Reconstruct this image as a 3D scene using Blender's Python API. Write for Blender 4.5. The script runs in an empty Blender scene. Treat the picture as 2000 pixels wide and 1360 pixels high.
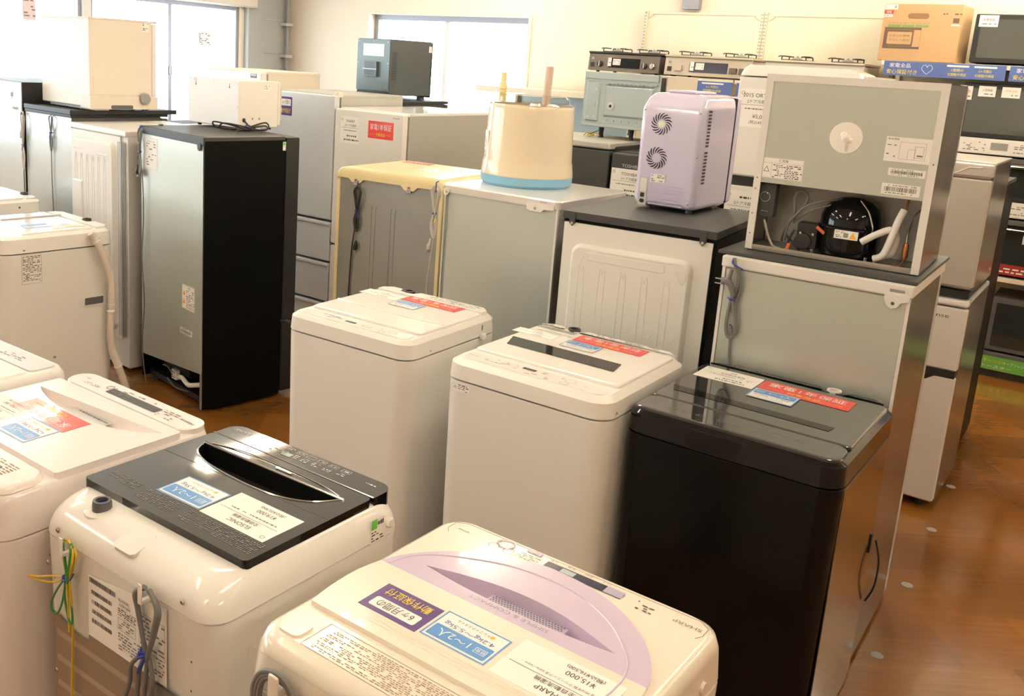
import bpy, math, random
from mathutils import Matrix, Vector
from mathutils.geometry import tessellate_polygon
random.seed(7)
SC = bpy.context.scene
COL = SC.collection
R = math.radians

# ------------------------------------------------------------------ materials
def mat(name, col, rough=.5, metal=0.0, noise=0.0, nscale=8.0, bump=0.0, bscale=60.0, coat=0.0, spec=.5, stretch=None, rnoise=0.0, trans=0.0, emit=None, estr=0.0):
    m = bpy.data.materials.new(name); m.use_nodes = True
    nt = m.node_tree; b = nt.nodes['Principled BSDF']
    b.inputs['Base Color'].default_value = (*col, 1)
    b.inputs['Roughness'].default_value = rough
    b.inputs['Metallic'].default_value = metal
    b.inputs['Coat Weight'].default_value = coat
    b.inputs['Specular IOR Level'].default_value = spec
    b.inputs['Transmission Weight'].default_value = trans
    if emit:
        b.inputs['Emission Color'].default_value = (*emit, 1); b.inputs['Emission Strength'].default_value = estr
    tc = nt.nodes.new('ShaderNodeTexCoord'); mp = nt.nodes.new('ShaderNodeMapping')
    nt.links.new(tc.outputs['Object'], mp.inputs['Vector'])
    if stretch: mp.inputs['Scale'].default_value = stretch
    n = nt.nodes.new('ShaderNodeTexNoise'); n.inputs['Scale'].default_value = nscale; n.inputs['Detail'].default_value = 3
    nt.links.new(mp.outputs['Vector'], n.inputs['Vector'])
    amt = noise if noise > 0 else .02
    mx = nt.nodes.new('ShaderNodeMix'); mx.data_type = 'RGBA'
    mx.inputs['A'].default_value = (*[c*(1-amt) for c in col], 1)
    mx.inputs['B'].default_value = (*[min(1, c*(1+amt)) for c in col], 1)
    nt.links.new(n.outputs['Fac'], mx.inputs['Factor']); nt.links.new(mx.outputs['Result'], b.inputs['Base Color'])
    if rnoise:
        mr = nt.nodes.new('ShaderNodeMapRange'); mr.inputs['To Min'].default_value = max(0, rough-rnoise); mr.inputs['To Max'].default_value = rough+rnoise
        nt.links.new(n.outputs['Fac'], mr.inputs['Value']); nt.links.new(mr.outputs['Result'], b.inputs['Roughness'])
    if bump:
        n2 = nt.nodes.new('ShaderNodeTexNoise'); n2.inputs['Scale'].default_value = bscale; n2.inputs['Detail'].default_value = 2
        nt.links.new(mp.outputs['Vector'], n2.inputs['Vector'])
        bp = nt.nodes.new('ShaderNodeBump'); bp.inputs['Strength'].default_value = bump; bp.inputs['Distance'].default_value = .002
        nt.links.new(n2.outputs['Fac'], bp.inputs['Height']); nt.links.new(bp.outputs['Normal'], b.inputs['Normal'])
    return m

WHITE = mat('white_enamel', (.80, .77, .73), .32, noise=.015)
WHITE2 = mat('white_painted_steel', (.76, .74, .70), .38, noise=.015)
GLOSSW = mat('glossy_white_plastic', (.84, .81, .77), .16, coat=.3)
PINKW = mat('pinkish_white_plastic', (.84, .77, .75), .14, coat=.4)
LILAC = mat('lilac_plastic', (.62, .52, .68), .16, coat=.3)
LILACD = mat('deep_lilac_plastic', (.42, .38, .55), .3)
LAV = mat('lavender_gloss_plastic', (.66, .62, .82), .14, coat=.5)
LAVD = mat('lavender_handle', (.62, .54, .72), .25)
STEEL = mat('galvanised_steel', (.54, .58, .53), .34, metal=.5, noise=.05, nscale=3, rnoise=.06, bump=.05, bscale=300)
STEELB = mat('blue_grey_steel', (.40, .47, .48), .38, metal=.4, noise=.04)
STEELD = mat('dark_galvanised_steel', (.36, .38, .36), .4, metal=.6, noise=.08, rnoise=.06)
SILVER = mat('silver_painted_steel', (.33, .31, .285), .22, metal=.8, noise=.03, nscale=3, rnoise=.05)
SILVDOOR = mat('silver_door', (.68, .71, .74), .28, metal=.25, noise=.02)
GREYSIDE = mat('grey_side_panel', (.42, .41, .38), .42, metal=.1, noise=.02)
BEIGE = mat('beige_plastic', (.72, .64, .54), .42, noise=.02)
CREAMY = mat('yellowed_cream_plastic', (.80, .69, .40), .26, noise=.02)
CREAMP = mat('cream_side', (.75, .68, .50), .35)
BLACK = mat('black_matte_steel', (.003, .0034, .003), .45, noise=.2, spec=.12)
BLACKP = mat('black_plastic', (.018, .018, .019), .45)
BLACKG = mat('black_gloss', (.005, .005, .006), .08, coat=.22, spec=.3)
BLACKR = mat('black_recess_plastic', (.006, .006, .006), .28, spec=.3)
BLACKT = mat('smoked_glass_lid', (.035, .036, .036), .05, coat=1.0)
BROWNG = mat('black_side_gloss', (.004, .004, .004), .16, rnoise=.02, spec=.2)
CHAR = mat('charcoal_plastic', (.045, .047, .048), .5, noise=.08)
DGREY = mat('dark_grey', (.10, .10, .10), .5)
MGREY = mat('mid_grey_plastic', (.28, .28, .28), .45)
LGREY = mat('light_grey_plastic', (.55, .55, .56), .4)
CORD = mat('grey_cord_rubber', (.17, .165, .16), .5)
CORDL = mat('pale_cord_rubber', (.50, .46, .40), .5)
CORDB = mat('black_cord_rubber', (.02, .02, .02), .45)
YELC = mat('yellow_green_wire', (.62, .42, .03), .45)
GRNC = mat('green_wire', (.04, .25, .06), .45)
TIE = mat('blue_wire_tie', (.03, .05, .35), .4)
BRASS = mat('metal_screw', (.6, .58, .54), .25, metal=1)
COPPER = mat('copper', (.62, .25, .12), .3, metal=.9)
ORANGE = mat('orange_sleeve', (.75, .18, .06), .5)
CHROME = mat('chrome', (.75, .73, .70), .12, metal=1)
RED = mat('red_sign_card', (.80, .045, .035), .2, coat=.3)
BLUE = mat('blue_sign_card', (.08, .27, .62), .3)
BLUE2 = mat('banner_blue', (.09, .15, .40), .45, noise=.03)
PURP = mat('purple_sign_card', (.09, .035, .20), .3)
YEL = mat('yellow_ink', (.90, .70, .05), .5)
ORNG = mat('orange_ink', (.95, .45, .02), .5)
INKD = mat('dim_grey_ink', (.16, .155, .14), .6)
INKW = mat('white_ink', (.88, .88, .86), .5)
INK = mat('dark_ink', (.06, .055, .05), .6)
INKB = mat('blue_ink', (.10, .18, .45), .6)
INKG = mat('pale_grey_ink', (.20, .19, .18), .6)
INKP = mat('brownish_pale_ink', (.30, .20, .14), .6)
PAPER = mat('white_paper', (.88, .86, .82), .55)
PAPERL = mat('laminated_card', (.86, .85, .82), .25)
GREEN = mat('green_banner', (.16, .45, .08), .45)
GREENS = mat('green_sticker', (.15, .55, .08), .5)
BROWN = mat('brown_board', (.28, .20, .14), .6, noise=.1)
BROWNL = mat('pale_brown_board', (.40, .31, .24), .55, noise=.08)
CARD = mat('brown_cardboard', (.55, .35, .185), .75, noise=.05, nscale=20)
CARDD = mat('cardboard_print', (.16, .11, .07), .8)
BLUEBASE = mat('sky_blue_plastic', (.22, .46, .66), .25)
CREAMT = mat('cream_translucent_plastic', (.76, .66, .48), .2, coat=.3, noise=.02)
PIPE = mat('beige_pipe', (.66, .52, .42), .5)
PIPEY = mat('cream_yellow_pipe', (.92, .80, .42), .5)
FOAM = mat('white_foam_sleeve', (.78, .74, .70), .7)
SHELF = mat('cream_shelf_steel', (.80, .74, .60), .4)
STOVEB = mat('brown_stove_panel', (.14, .115, .095), .32, metal=.3)
STOVEC = mat('beige_stove_panel', (.50, .44, .36), .35, metal=.3)
IRON = mat('cast_iron_grate', (.035, .035, .035), .6)
GLASSD = mat('dark_oven_glass', (.030, .034, .032), .05, coat=1.0)
GLASSM = mat('mid_oven_glass', (.085, .095, .085), .08, coat=1.0)
REDP = mat('red_strip', (.35, .03, .02), .5)
HOSE = mat('white_hose', (.66, .60, .52), .5)
NAVYP = mat('navy_display', (.02, .025, .06), .2)
WALLM = mat('cream_wall_paint', (.86, .77, .64), .75, noise=.02, nscale=4, bump=.1, bscale=120)
WALLG = mat('grey_wall_paint', (.42, .43, .42), .7, noise=.02)
CEILM = mat('ceiling_board', (.80, .77, .70), .8, noise=.03, nscale=40)
ALU = mat('aluminium_frame', (.32, .33, .38), .4, metal=.5)
ALUW = mat('white_reveal', (.74, .73, .70), .6)
LAMPM = mat('lamp_diffuser', (.9, .88, .8), .5, emit=(1.0, .86, .655), estr=26)
TEAL = mat('pipe_grey', (.30, .31, .31), .5)

def floor_mat():
    m = bpy.data.materials.new('parquet_vinyl_floor'); m.use_nodes = True; nt = m.node_tree; b = nt.nodes['Principled BSDF']
    tc = nt.nodes.new('ShaderNodeTexCoord')
    br = nt.nodes.new('ShaderNodeTexBrick'); br.offset = .5
    br.inputs['Scale'].default_value = 1.0; br.inputs['Brick Width'].default_value = .30; br.inputs['Row Height'].default_value = .30
    br.inputs['Mortar Size'].default_value = .0; br.inputs['Bias'].default_value = 0
    br.inputs['Color1'].default_value = (.30, .118, .022, 1); br.inputs['Color2'].default_value = (.215, .083, .016, 1)
    nt.links.new(tc.outputs['Object'], br.inputs['Vector'])
    mp = nt.nodes.new('ShaderNodeMapping'); mp.inputs['Scale'].default_value = (3, 40, 1)
    nt.links.new(tc.outputs['Object'], mp.inputs['Vector'])
    n = nt.nodes.new('ShaderNodeTexNoise'); n.inputs['Scale'].default_value = 1.5; n.inputs['Detail'].default_value = 6
    nt.links.new(mp.outputs['Vector'], n.inputs['Vector'])
    n3 = nt.nodes.new('ShaderNodeTexNoise'); n3.inputs['Scale'].default_value = 1.6; n3.inputs['Detail'].default_value = 2
    nt.links.new(tc.outputs['Object'], n3.inputs['Vector'])
    cr = nt.nodes.new('ShaderNodeMapRange'); cr.inputs['To Min'].default_value = .75; cr.inputs['To Max'].default_value = 1.2
    nt.links.new(n.outputs['Fac'], cr.inputs['Value'])
    cr3 = nt.nodes.new('ShaderNodeMapRange'); cr3.inputs['From Min'].default_value = .3; cr3.inputs['From Max'].default_value = .7; cr3.inputs['To Min'].default_value = .75; cr3.inputs['To Max'].default_value = 1.2
    nt.links.new(n3.outputs['Fac'], cr3.inputs['Value'])
    mu = nt.nodes.new('ShaderNodeMath'); mu.operation = 'MULTIPLY'
    nt.links.new(cr.outputs['Result'], mu.inputs[0]); nt.links.new(cr3.outputs['Result'], mu.inputs[1])
    vm = nt.nodes.new('ShaderNodeVectorMath'); vm.operation = 'SCALE'
    nt.links.new(br.outputs['Color'], vm.inputs[0]); nt.links.new(mu.outputs[0], vm.inputs['Scale'])
    nt.links.new(vm.outputs['Vector'], b.inputs['Base Color'])
    n2 = nt.nodes.new('ShaderNodeTexNoise'); n2.inputs['Scale'].default_value = 7; n2.inputs['Detail'].default_value = 3
    nt.links.new(tc.outputs['Object'], n2.inputs['Vector'])
    rr = nt.nodes.new('ShaderNodeMapRange'); rr.inputs['To Min'].default_value = .08; rr.inputs['To Max'].default_value = .20
    nt.links.new(n2.outputs['Fac'], rr.inputs['Value']); nt.links.new(rr.outputs['Result'], b.inputs['Roughness'])
    bp = nt.nodes.new('ShaderNodeBump'); bp.inputs['Strength'].default_value = .08; bp.inputs['Distance'].default_value = .003
    nt.links.new(n2.outputs['Fac'], bp.inputs['Height']); nt.links.new(bp.outputs['Normal'], b.inputs['Normal'])
    b.inputs['Coat Weight'].default_value = .4; b.inputs['Coat Roughness'].default_value = .12
    return m
FLOORM = floor_mat()

def glass_mat():
    m = bpy.data.materials.new('window_glass'); m.use_nodes = True; nt = m.node_tree; nt.nodes.clear()
    o = nt.nodes.new('ShaderNodeOutputMaterial'); mx = nt.nodes.new('ShaderNodeMixShader')
    t = nt.nodes.new('ShaderNodeBsdfTransparent'); g = nt.nodes.new('ShaderNodeBsdfGlossy'); g.inputs['Roughness'].default_value = .02
    t.inputs['Color'].default_value = (.97, .98, .98, 1)
    lw = nt.nodes.new('ShaderNodeLayerWeight'); lw.inputs['Blend'].default_value = .5; pw = nt.nodes.new('ShaderNodeMath'); pw.operation = 'POWER'; pw.inputs[1].default_value = 4; nt.links.new(lw.outputs['Facing'], pw.inputs[0])
    f = nt.nodes.new('ShaderNodeMath'); f.operation = 'MULTIPLY_ADD'; f.inputs[1].default_value = .7; f.inputs[2].default_value = .04; nt.links.new(pw.outputs[0], f.inputs[0])
    nt.links.new(f.outputs[0], mx.inputs[0]); nt.links.new(t.outputs[0], mx.inputs[1]); nt.links.new(g.outputs[0], mx.inputs[2])
    nt.links.new(mx.outputs[0], o.inputs[0]); return m
GLASS = glass_mat()
CLEAR = glass_mat(); CLEAR.name = 'clear_plastic'; CLEAR.node_tree.nodes['Transparent BSDF'].inputs['Color'].default_value = (.96, .95, .92, 1)
SEAM = mat('seam_shade', (.10, .09, .08), .7)  # dark colour put inside the groove for the shade between cabinet and top frame
SIDEG = mat('mirror_black_side', (.006, .004, .003), .16, coat=1.0, spec=.5, rnoise=.03, stretch=(1, 18, .3)); SIDEG.node_tree.nodes['Principled BSDF'].inputs['Coat IOR'].default_value = 1.75; SIDEG.node_tree.nodes['Principled BSDF'].inputs['Coat Roughness'].default_value = .09
WARMG = mat('warm_grey_door', (.50, .465, .42), .3, metal=.2, noise=.02)
MARK = mat('worn_floor_mark', (.34, .33, .31), .5)

# ------------------------------------------------------------------ geometry
def FR(face, x=0, y=0, z=0, rot=0):
    """frame of a face: first axis to the reader's right, second up, third out of the surface"""
    ax = {'front': ((1, 0, 0), (0, 0, 1), (0, -1, 0)), 'back': ((-1, 0, 0), (0, 0, 1), (0, 1, 0)),
          'right': ((0, 1, 0), (0, 0, 1), (1, 0, 0)), 'left': ((0, -1, 0), (0, 0, 1), (-1, 0, 0)),
          'top': ((1, 0, 0), (0, 1, 0), (0, 0, 1)), 'topr': ((-1, 0, 0), (0, -1, 0), (0, 0, 1))}[face]
    m = Matrix(((ax[0][0], ax[1][0], ax[2][0], x), (ax[0][1], ax[1][1], ax[2][1], y), (ax[0][2], ax[1][2], ax[2][2], z), (0, 0, 0, 1)))
    return m @ Matrix.Rotation(rot, 4, 'Z')

_tc = {}
def glyphs(s):
    if s not in _tc:
        c = bpy.data.curves.new('t', 'FONT'); c.body = s; c.resolution_u = 3
        o = bpy.data.objects.new('t', c); COL.objects.link(o); bpy.context.view_layer.update()
        me = o.evaluated_get(bpy.context.evaluated_depsgraph_get()).to_mesh()
        vs = [tuple(v.co) for v in me.vertices]; fs = [tuple(p.vertices) for p in me.polygons]
        if not vs: vs = [(0, 0, 0)]
        x0 = min(v[0] for v in vs); x1 = max(v[0] for v in vs); y0 = min(v[1] for v in vs); y1 = max(v[1] for v in vs)
        bpy.data.objects.remove(o); bpy.data.curves.remove(c)
        _tc[s] = (vs, fs, x0, x1, y0, y1)
    return _tc[s]

class M:
    def __init__(s, T=None):
        s.v = []; s.f = []; s.mi = []; s.ms = []; s.T = T or Matrix()
    def at(s, T): s.T = T; return s
    def add(s, vs, fs, m):
        if m not in s.ms: s.ms.append(m)
        k = s.ms.index(m); b = len(s.v); T = s.T
        s.v += [tuple(T @ Vector(p)) for p in vs]
        for f in fs: s.f.append(tuple(b+i for i in f)); s.mi.append(k)
        return s
    def box(s, x0, x1, y0, y1, z0, z1, m, b=0, n=2):
        if b: return s.loft([(z0, x0+b, x1-b, y0+b, y1-b, b*.3), (z0+b, x0, x1, y0, y1, b), (z1-b, x0, x1, y0, y1, b), (z1-b*.3, x0+b*.3, x1-b*.3, y0+b*.3, y1-b*.3, b), (z1, x0+b, x1-b, y0+b, y1-b, b*.3)], m, n)
        vs = [(x, y, z) for z in (z0, z1) for x, y in ((x0, y0), (x1, y0), (x1, y1), (x0, y1))]
        return s.add(vs, [(3, 2, 1, 0), (4, 5, 6, 7), (0, 1, 5, 4), (1, 2, 6, 5), (2, 3, 7, 6), (3, 0, 4, 7)], m)
    def loft(s, secs, m, n=6, caps=(True, True), mats=None):
        rings = []
        for q in secs:
            z, x0, x1, y0, y1, r = q[:6]; r = max(1e-4, min(r, (x1-x0)/2, (y1-y0)/2)); ring = []
            for cx, cy, a0 in ((x1-r, y1-r, 0), (x0+r, y1-r, 90), (x0+r, y0+r, 180), (x1-r, y0+r, 270)):
                for i in range(n+1):
                    a = R(a0+90*i/n); ring.append((cx+r*math.cos(a), cy+r*math.sin(a), z))
            rings.append(ring)
        N = len(rings[0]); vs = [p for r_ in rings for p in r_]
        for k in range(len(rings)-1):
            fs = [(k*N+i, k*N+(i+1) % N, (k+1)*N+(i+1) % N, (k+1)*N+i) for i in range(N)]
            s.add([], [], m)
            mm = mats[k] if mats else m
            s.add(rings[k]+rings[k+1], [(i, (i+1) % N, N+(i+1) % N, N+i) for i in range(N)], mm)
        if caps[0]: s.add(rings[0], [tuple(reversed(range(N)))], mats[0] if mats else m)
        if caps[1]: s.add(rings[-1], [tuple(range(N))], mats[-1] if mats else m)
        return s
    def poly(s, pts, z0, z1, m, holes=(), bottom=False, mside=None):
        loops = [list(pts)]+[list(h) for h in holes]
        fl = [p for l in loops for p in l]; tri = tessellate_polygon([[Vector((x, y, 0)) for x, y in l] for l in loops])
        fs = []
        for t in tri:
            a, b, c = (fl[i] for i in t)
            cr = (b[0]-a[0])*(c[1]-a[1])-(b[1]-a[1])*(c[0]-a[0])
            fs.append(tuple(t) if cr > 0 else tuple(reversed(t)))
        s.add([(x, y, z1) for x, y in fl], fs, m)
        if bottom: s.add([(x, y, z0) for x, y in fl], [tuple(reversed(f)) for f in fs], m)
        if z1 != z0:
            for l in loops:
                N = len(l)
                ar = sum(l[i][0]*l[(i+1) % N][1]-l[(i+1) % N][0]*l[i][1] for i in range(N))
                q = [(i, (i+1) % N, N+(i+1) % N, N+i) for i in range(N)]
                if (ar < 0) != (l is not loops[0]): q = [tuple(reversed(f)) for f in q]
                s.add([(x, y, z0) for x, y in l]+[(x, y, z1) for x, y in l], q, mside or m)
        return s
    def tube(s, pts, r, m, n=8, caps=True):
        P = [Vector(p) for p in pts]; N = len(P); vs = []; up = Vector((.13, .27, .95))
        rs = r if isinstance(r, (list, tuple)) else [r]*N
        px = None
        for i, p in enumerate(P):
            t = (P[min(i+1, N-1)]-P[max(i-1, 0)])
            if t.length < 1e-9: t = Vector((0, 0, 1))
            t.normalize()
            if px is None: px = t.cross(up); 
            px = px - t*px.dot(t)
            if px.length < 1e-6: px = t.cross(Vector((1, .2, 0)))
            px.normalize(); py = t.cross(px)
            for k in range(n):
                a = 2*math.pi*k/n; vs.append(tuple(p+px*(rs[i]*math.cos(a))+py*(rs[i]*math.sin(a))))
        fs = [(i*n+k, i*n+(k+1) % n, (i+1)*n+(k+1) % n, (i+1)*n+k) for i in range(N-1) for k in range(n)]
        if caps: fs += [tuple(reversed(range(n))), tuple(range((N-1)*n, N*n))]
        return s.add(vs, fs, m)
    def lathe(s, prof, m, n=32, cx=0, cy=0, mats=None, caps=True):
        for k in range(len(prof)-1):
            (r0, z0), (r1, z1) = prof[k], prof[k+1]
            vs = [(cx+r*math.cos(2*math.pi*i/n), cy+r*math.sin(2*math.pi*i/n), z) for r, z in ((r0, z0), (r1, z1)) for i in range(n)]
            s.add(vs, [(i, (i+1) % n, n+(i+1) % n, n+i) for i in range(n)], mats[k] if mats else m)
        if caps:
            for (r, z), rev in ((prof[0], True), (prof[-1], False)):
                if r > 1e-4:
                    ring = [(cx+r*math.cos(2*math.pi*i/n), cy+r*math.sin(2*math.pi*i/n), z) for i in range(n)]
                    s.add(ring, [tuple(reversed(range(n))) if rev else tuple(range(n))], (mats[0] if rev else mats[-1]) if mats else m)
        return s
    def rect(s, cx, cy, w, h, m, z=.0004, sk=0):
        return s.add([(cx-w/2-sk*h/2, cy-h/2, z), (cx+w/2-sk*h/2, cy-h/2, z), (cx+w/2+sk*h/2, cy+h/2, z), (cx-w/2+sk*h/2, cy+h/2, z)], [(0, 1, 2, 3)], m)
    def rrect(s, cx, cy, w, h, r, m, z=.0004, n=4):
        r = min(r, w/2-1e-4, h/2-1e-4); ring = []
        for ax, ay, a0 in ((cx+w/2-r, cy+h/2-r, 0), (cx-w/2+r, cy+h/2-r, 90), (cx-w/2+r, cy-h/2+r, 180), (cx+w/2-r, cy-h/2+r, 270)):
            for i in range(n+1):
                a = R(a0+90*i/n); ring.append((ax+r*math.cos(a), ay+r*math.sin(a), z))
        return s.add(ring, [tuple(range(len(ring)))], m)
    def frame(s, cx, cy, w, h, t, m, z=.0004):
        s.rect(cx, cy+h/2-t/2, w, t, m, z); s.rect(cx, cy-h/2+t/2, w, t, m, z)
        s.rect(cx-w/2+t/2, cy, t, h-2*t, m, z); return s.rect(cx+w/2-t/2, cy, t, h-2*t, m, z)
    def ring(s, cx, cy, r, t, m, z=.0006, n=24, sy=1):
        vs = [(cx+q*math.cos(2*math.pi*i/n), cy+q*sy*math.sin(2*math.pi*i/n), z) for q in (r-t, r) for i in range(n)]
        return s.add(vs, [(i, n+i, n+(i+1) % n, (i+1) % n) for i in range(n)], m)
    def disc(s, cx, cy, r, m, z=.0005, n=20):
        return s.add([(cx+r*math.cos(2*math.pi*i/n), cy+r*math.sin(2*math.pi*i/n), z) for i in range(n)], [tuple(range(n))], m)
    def text(s, t, cx, cy, h, m, w=None, z=.0007):
        if not t: return s
        if t[0] == '~':      # print too small to read in the photograph: a row of short marks
            L = w or h*.62*len(t); return s.fine(cx-L/2, cx+L/2, cy-h*.5, cy+h*.5, 1, m, .92, z, len(t), h*.55)
        vs, fs, x0, x1, y0, y1 = glyphs(t)
        sy = h/max(1e-6, y1-y0) if h else None
        sx = (w/max(1e-6, x1-x0)) if w else sy
        if sy is None: sy = sx
        return s.add([((x-(x0+x1)/2)*sx+cx, (y-(y0+y1)/2)*sy+cy, z) for x, y, _ in vs], fs, m)
    def fine(s, x0, x1, y0, y1, rows, m, fill=.8, z=.0006, seed=1, dash=None):
        rd = random.Random(seed); p = (y1-y0)/rows; L = dash or p*1.2
        for k in range(rows):
            y = y1-(k+.5)*p; x = x0; end = x0+(x1-x0)*(rd.uniform(.55, 1) if k % 3 == 2 else 1)
            while x < end-L*.5:
                w = L*rd.uniform(.6, 2.2)
                if rd.random() < fill: s.rect(min(x+w/2, end), y, min(w, end-x)*.85, p*rd.uniform(.35, .55), m, z)
                x += w+L*.25
        return s
    def build(s, name, parent=None, ang=35, label=None, smooth=True):
        me = bpy.data.meshes.new(name); me.from_pydata(s.v, [], s.f)
        for m in s.ms: me.materials.append(m)
        me.polygons.foreach_set('material_index', s.mi)
        import bmesh
        bm = bmesh.new(); bm.from_mesh(me); bmesh.ops.remove_doubles(bm, verts=bm.verts, dist=2e-5)
        bm.to_mesh(me); bm.free()
        if smooth:
            me.polygons.foreach_set('use_smooth', [True]*len(me.polygons)); me.set_sharp_from_angle(angle=R(ang))
        me.update()
        o = bpy.data.objects.new(name, me); COL.objects.link(o)
        if smooth:
            wn = o.modifiers.new('weighted', 'WEIGHTED_NORMAL'); wn.keep_sharp = True; wn.weight = 80
        if parent: o.parent = parent
        if label: o['label'] = label
        return o

def thing(name, label, cat, x, y, yaw, z=0, group=None):
    o = bpy.data.objects.new(name, None); COL.objects.link(o); o.empty_display_size = .1
    o.location = (x, y, z); o.rotation_euler = (0, 0, -R(yaw)); o['label'] = label; o['category'] = cat
    if group: o['group'] = group
    return o
def tag(o, label, cat, group=None):
    o['label'] = label; o['category'] = cat
    if group: o['group'] = group
    return o
def place(o, x, y, yaw, z=0): o.location = (x, y, z); o.rotation_euler = (0, 0, -R(yaw)); return o
YAW = 37
UU = Vector((math.cos(R(YAW)), -math.sin(R(YAW)), 0)); VV = Vector((math.sin(R(YAW)), math.cos(R(YAW)), 0))
def uvp(u, v): p = UU*u+VV*v; return p.x, p.y
def struct(o): o['kind'] = 'structure'; return o
def smooth_path(pts, k=6, closed=False):
    P = [Vector(p) for p in pts]; N = len(P); out = []
    rng = range(N) if closed else range(N-1)
    for i in rng:
        g = (lambda j: P[j % N]) if closed else (lambda j: P[max(0, min(N-1, j))])
        a, b, c, d = g(i-1), g(i), g(i+1), g(i+2)
        for q in range(k):
            t = q/k; out.append(tuple(.5*((2*b)+(c-a)*t+(2*a-5*b+4*c-d)*t*t+(3*b-a-3*c+d)*t**3)))
    out.append(tuple(P[0] if closed else P[-1])); return out

# ------------------------------------------------------------------ signs
def sign_red(par, F, w, h, label=None):
    m = M(F); m.box(-w/2, w/2, -h/2, h/2, 0, .0008, RED)
    m.text('家電1年保証', 0, h*.17, h*.36, INKW, w*.84, .0012); m.text('対象商品', 0, -h*.26, h*.20, YEL, w*.36, .0012)
    m.rect(-w*.32, -h*.26, w*.2, h*.02, ORNG, .0012); m.rect(w*.32, -h*.26, w*.2, h*.02, ORNG, .0012)
    return m.build('warranty_sign', par, label=label or 'red card with white and yellow lettering')
def sign_blue(par, F, w, h, big, small):
    m = M(F); m.box(-w/2, w/2, -h/2, h/2, 0, .0008, PAPERL); m.frame(0, 0, w, h, h*.035, BLUE, .0011)
    m.rrect(0, h*.20, w*.9, h*.42, h*.04, BLUE, .0011); m.text(big, w*.10, h*.20, h*.25, INKW, w*.5, .0014)
    m.frame(-w*.32, h*.20, w*.17, h*.17, h*.012, INKW, .0014); m.text('目安', -w*.32, h*.20, h*.10, INKW, w*.13, .0014)
    m.text(small, 0, -h*.14, h*.16, INKB, w*.78, .0012); m.text('トレファクスタイル', w*.03, -h*.34, h*.09, INK, w*.5, .0012); m.disc(-w*.27, -h*.34, h*.05, ORNG, .0012)
    return m.build('size_guide_card', par, label='blue and white card with lettering')
def sign_purple(par, F, w, h):
    m = M(F); m.box(-w/2, w/2, -h/2, h/2, 0, .0008, PURP); m.rrect(0, h*.2, w*.80, h*.36, h*.06, PAPERL, .0011)
    m.text('6ヶ月間の', 0, h*.2, h*.24, INK, w*.62, .0014); m.text('動作保証付', 0, -h*.25, h*.27, YEL, w*.78, .0013)
    return m.build('warranty_sign', par, label='purple card with white and yellow lettering')
def price(par, F, w, h, brand, kind, yen, tax, detail='5.5kg  2016年製  クリーニング済  50Hz', lab='white printed price sheet', al=.12):
    m = M(F); m.box(-w/2, w/2, -h/2, h/2, 0, .0006, PAPER)
    m.ring(-w*.42, h*.38, h*.05, h*.012, INKG, .001, 14); m.text(brand, al*w*.2, h*.33, h*.10, INK, None, .001)
    m.text(kind, al*w*.2, h*.17, h*.10, INK, None, .001); m.rect(0, h*.08, w*.9, h*.008, INK, .001)
    m.text(detail, al*w*.2, -h*.02, h*.07, INKG, w*.72, .001); m.text(yen, al*w, -h*.22, h*.12, INK, None, .001)
    m.text(tax, al*w, -h*.37, h*.11, INK, None, .001)
    return m.build('price_label', par, label=lab)
def spec_label(par, F, w, h, seed=1, code=True, name='rating_label', tri=False, lab='white printed information label', card=PAPER):
    m = M(F); m.box(-w/2, w/2, -h/2, h/2, 0, .0005, card)
    if code:
        rd = random.Random(seed); x = -w*.42
        while x < w*.42: q = w*rd.uniform(.006, .022); m.rect(x, 0, q, h*.42, INK, .0008); x += q+w*rd.uniform(.008, .02)
        m.fine(-w*.4, w*.4, h*.28, h*.42, 1, INK, seed=seed, z=.0008); m.fine(-w*.4, w*.3, -h*.42, -h*.28, 1, INK, seed=seed+1, z=.0008)
    else:
        x0 = -w*.44
        if tri:
            x0 = -w*.16
            m.add([(-w*.42, -h*.12, .0008), (-w*.22, -h*.12, .0008), (-w*.32, h*.2, .0008)], [(0, 1, 2)], tri if tri is not True else INK)
            if tri is True: m.add([(-w*.39, -h*.09, .001), (-w*.25, -h*.09, .001), (-w*.32, h*.13, .001)], [(0, 1, 2)], card)
        m.frame(0, 0, w*.97, h*.97, h*.008, INKG, .0008); m.fine(x0, w*.44, -h*.44, h*.44, max(4, int(h/.008)), INK, .8, .0008, seed)
    return m.build(name, par, label=lab)
def screws(par, T, pts, r=.004, name='screw'):
    for x, y in pts:
        m = M(T @ Matrix.Translation((x, y, 0))); m.lathe([(r, 0), (r, r*.3), (r*.6, r*.6)], BRASS, 10); m.rect(0, 0, r*1.1, r*.25, DGREY, r*.62)
        m.build(name, par)
def loop_path(cx, top, bot, w, ph=0, z=.012, tw=.4):
    return [(cx+tw*w*math.sin(ph), top, z), (cx+w*.5, top-(top-bot)*.18, z+.004), (cx+w*.45, top-(top-bot)*.45, z+.006), (cx+w*.06, bot, z+.002), (cx-w*.06, bot, z), (cx-w*.42, top-(top-bot)*.45, z-.003), (cx-w*.5, top-(top-bot)*.18, z-.002), (cx-tw*w*math.sin(ph), top, z)]
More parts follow.
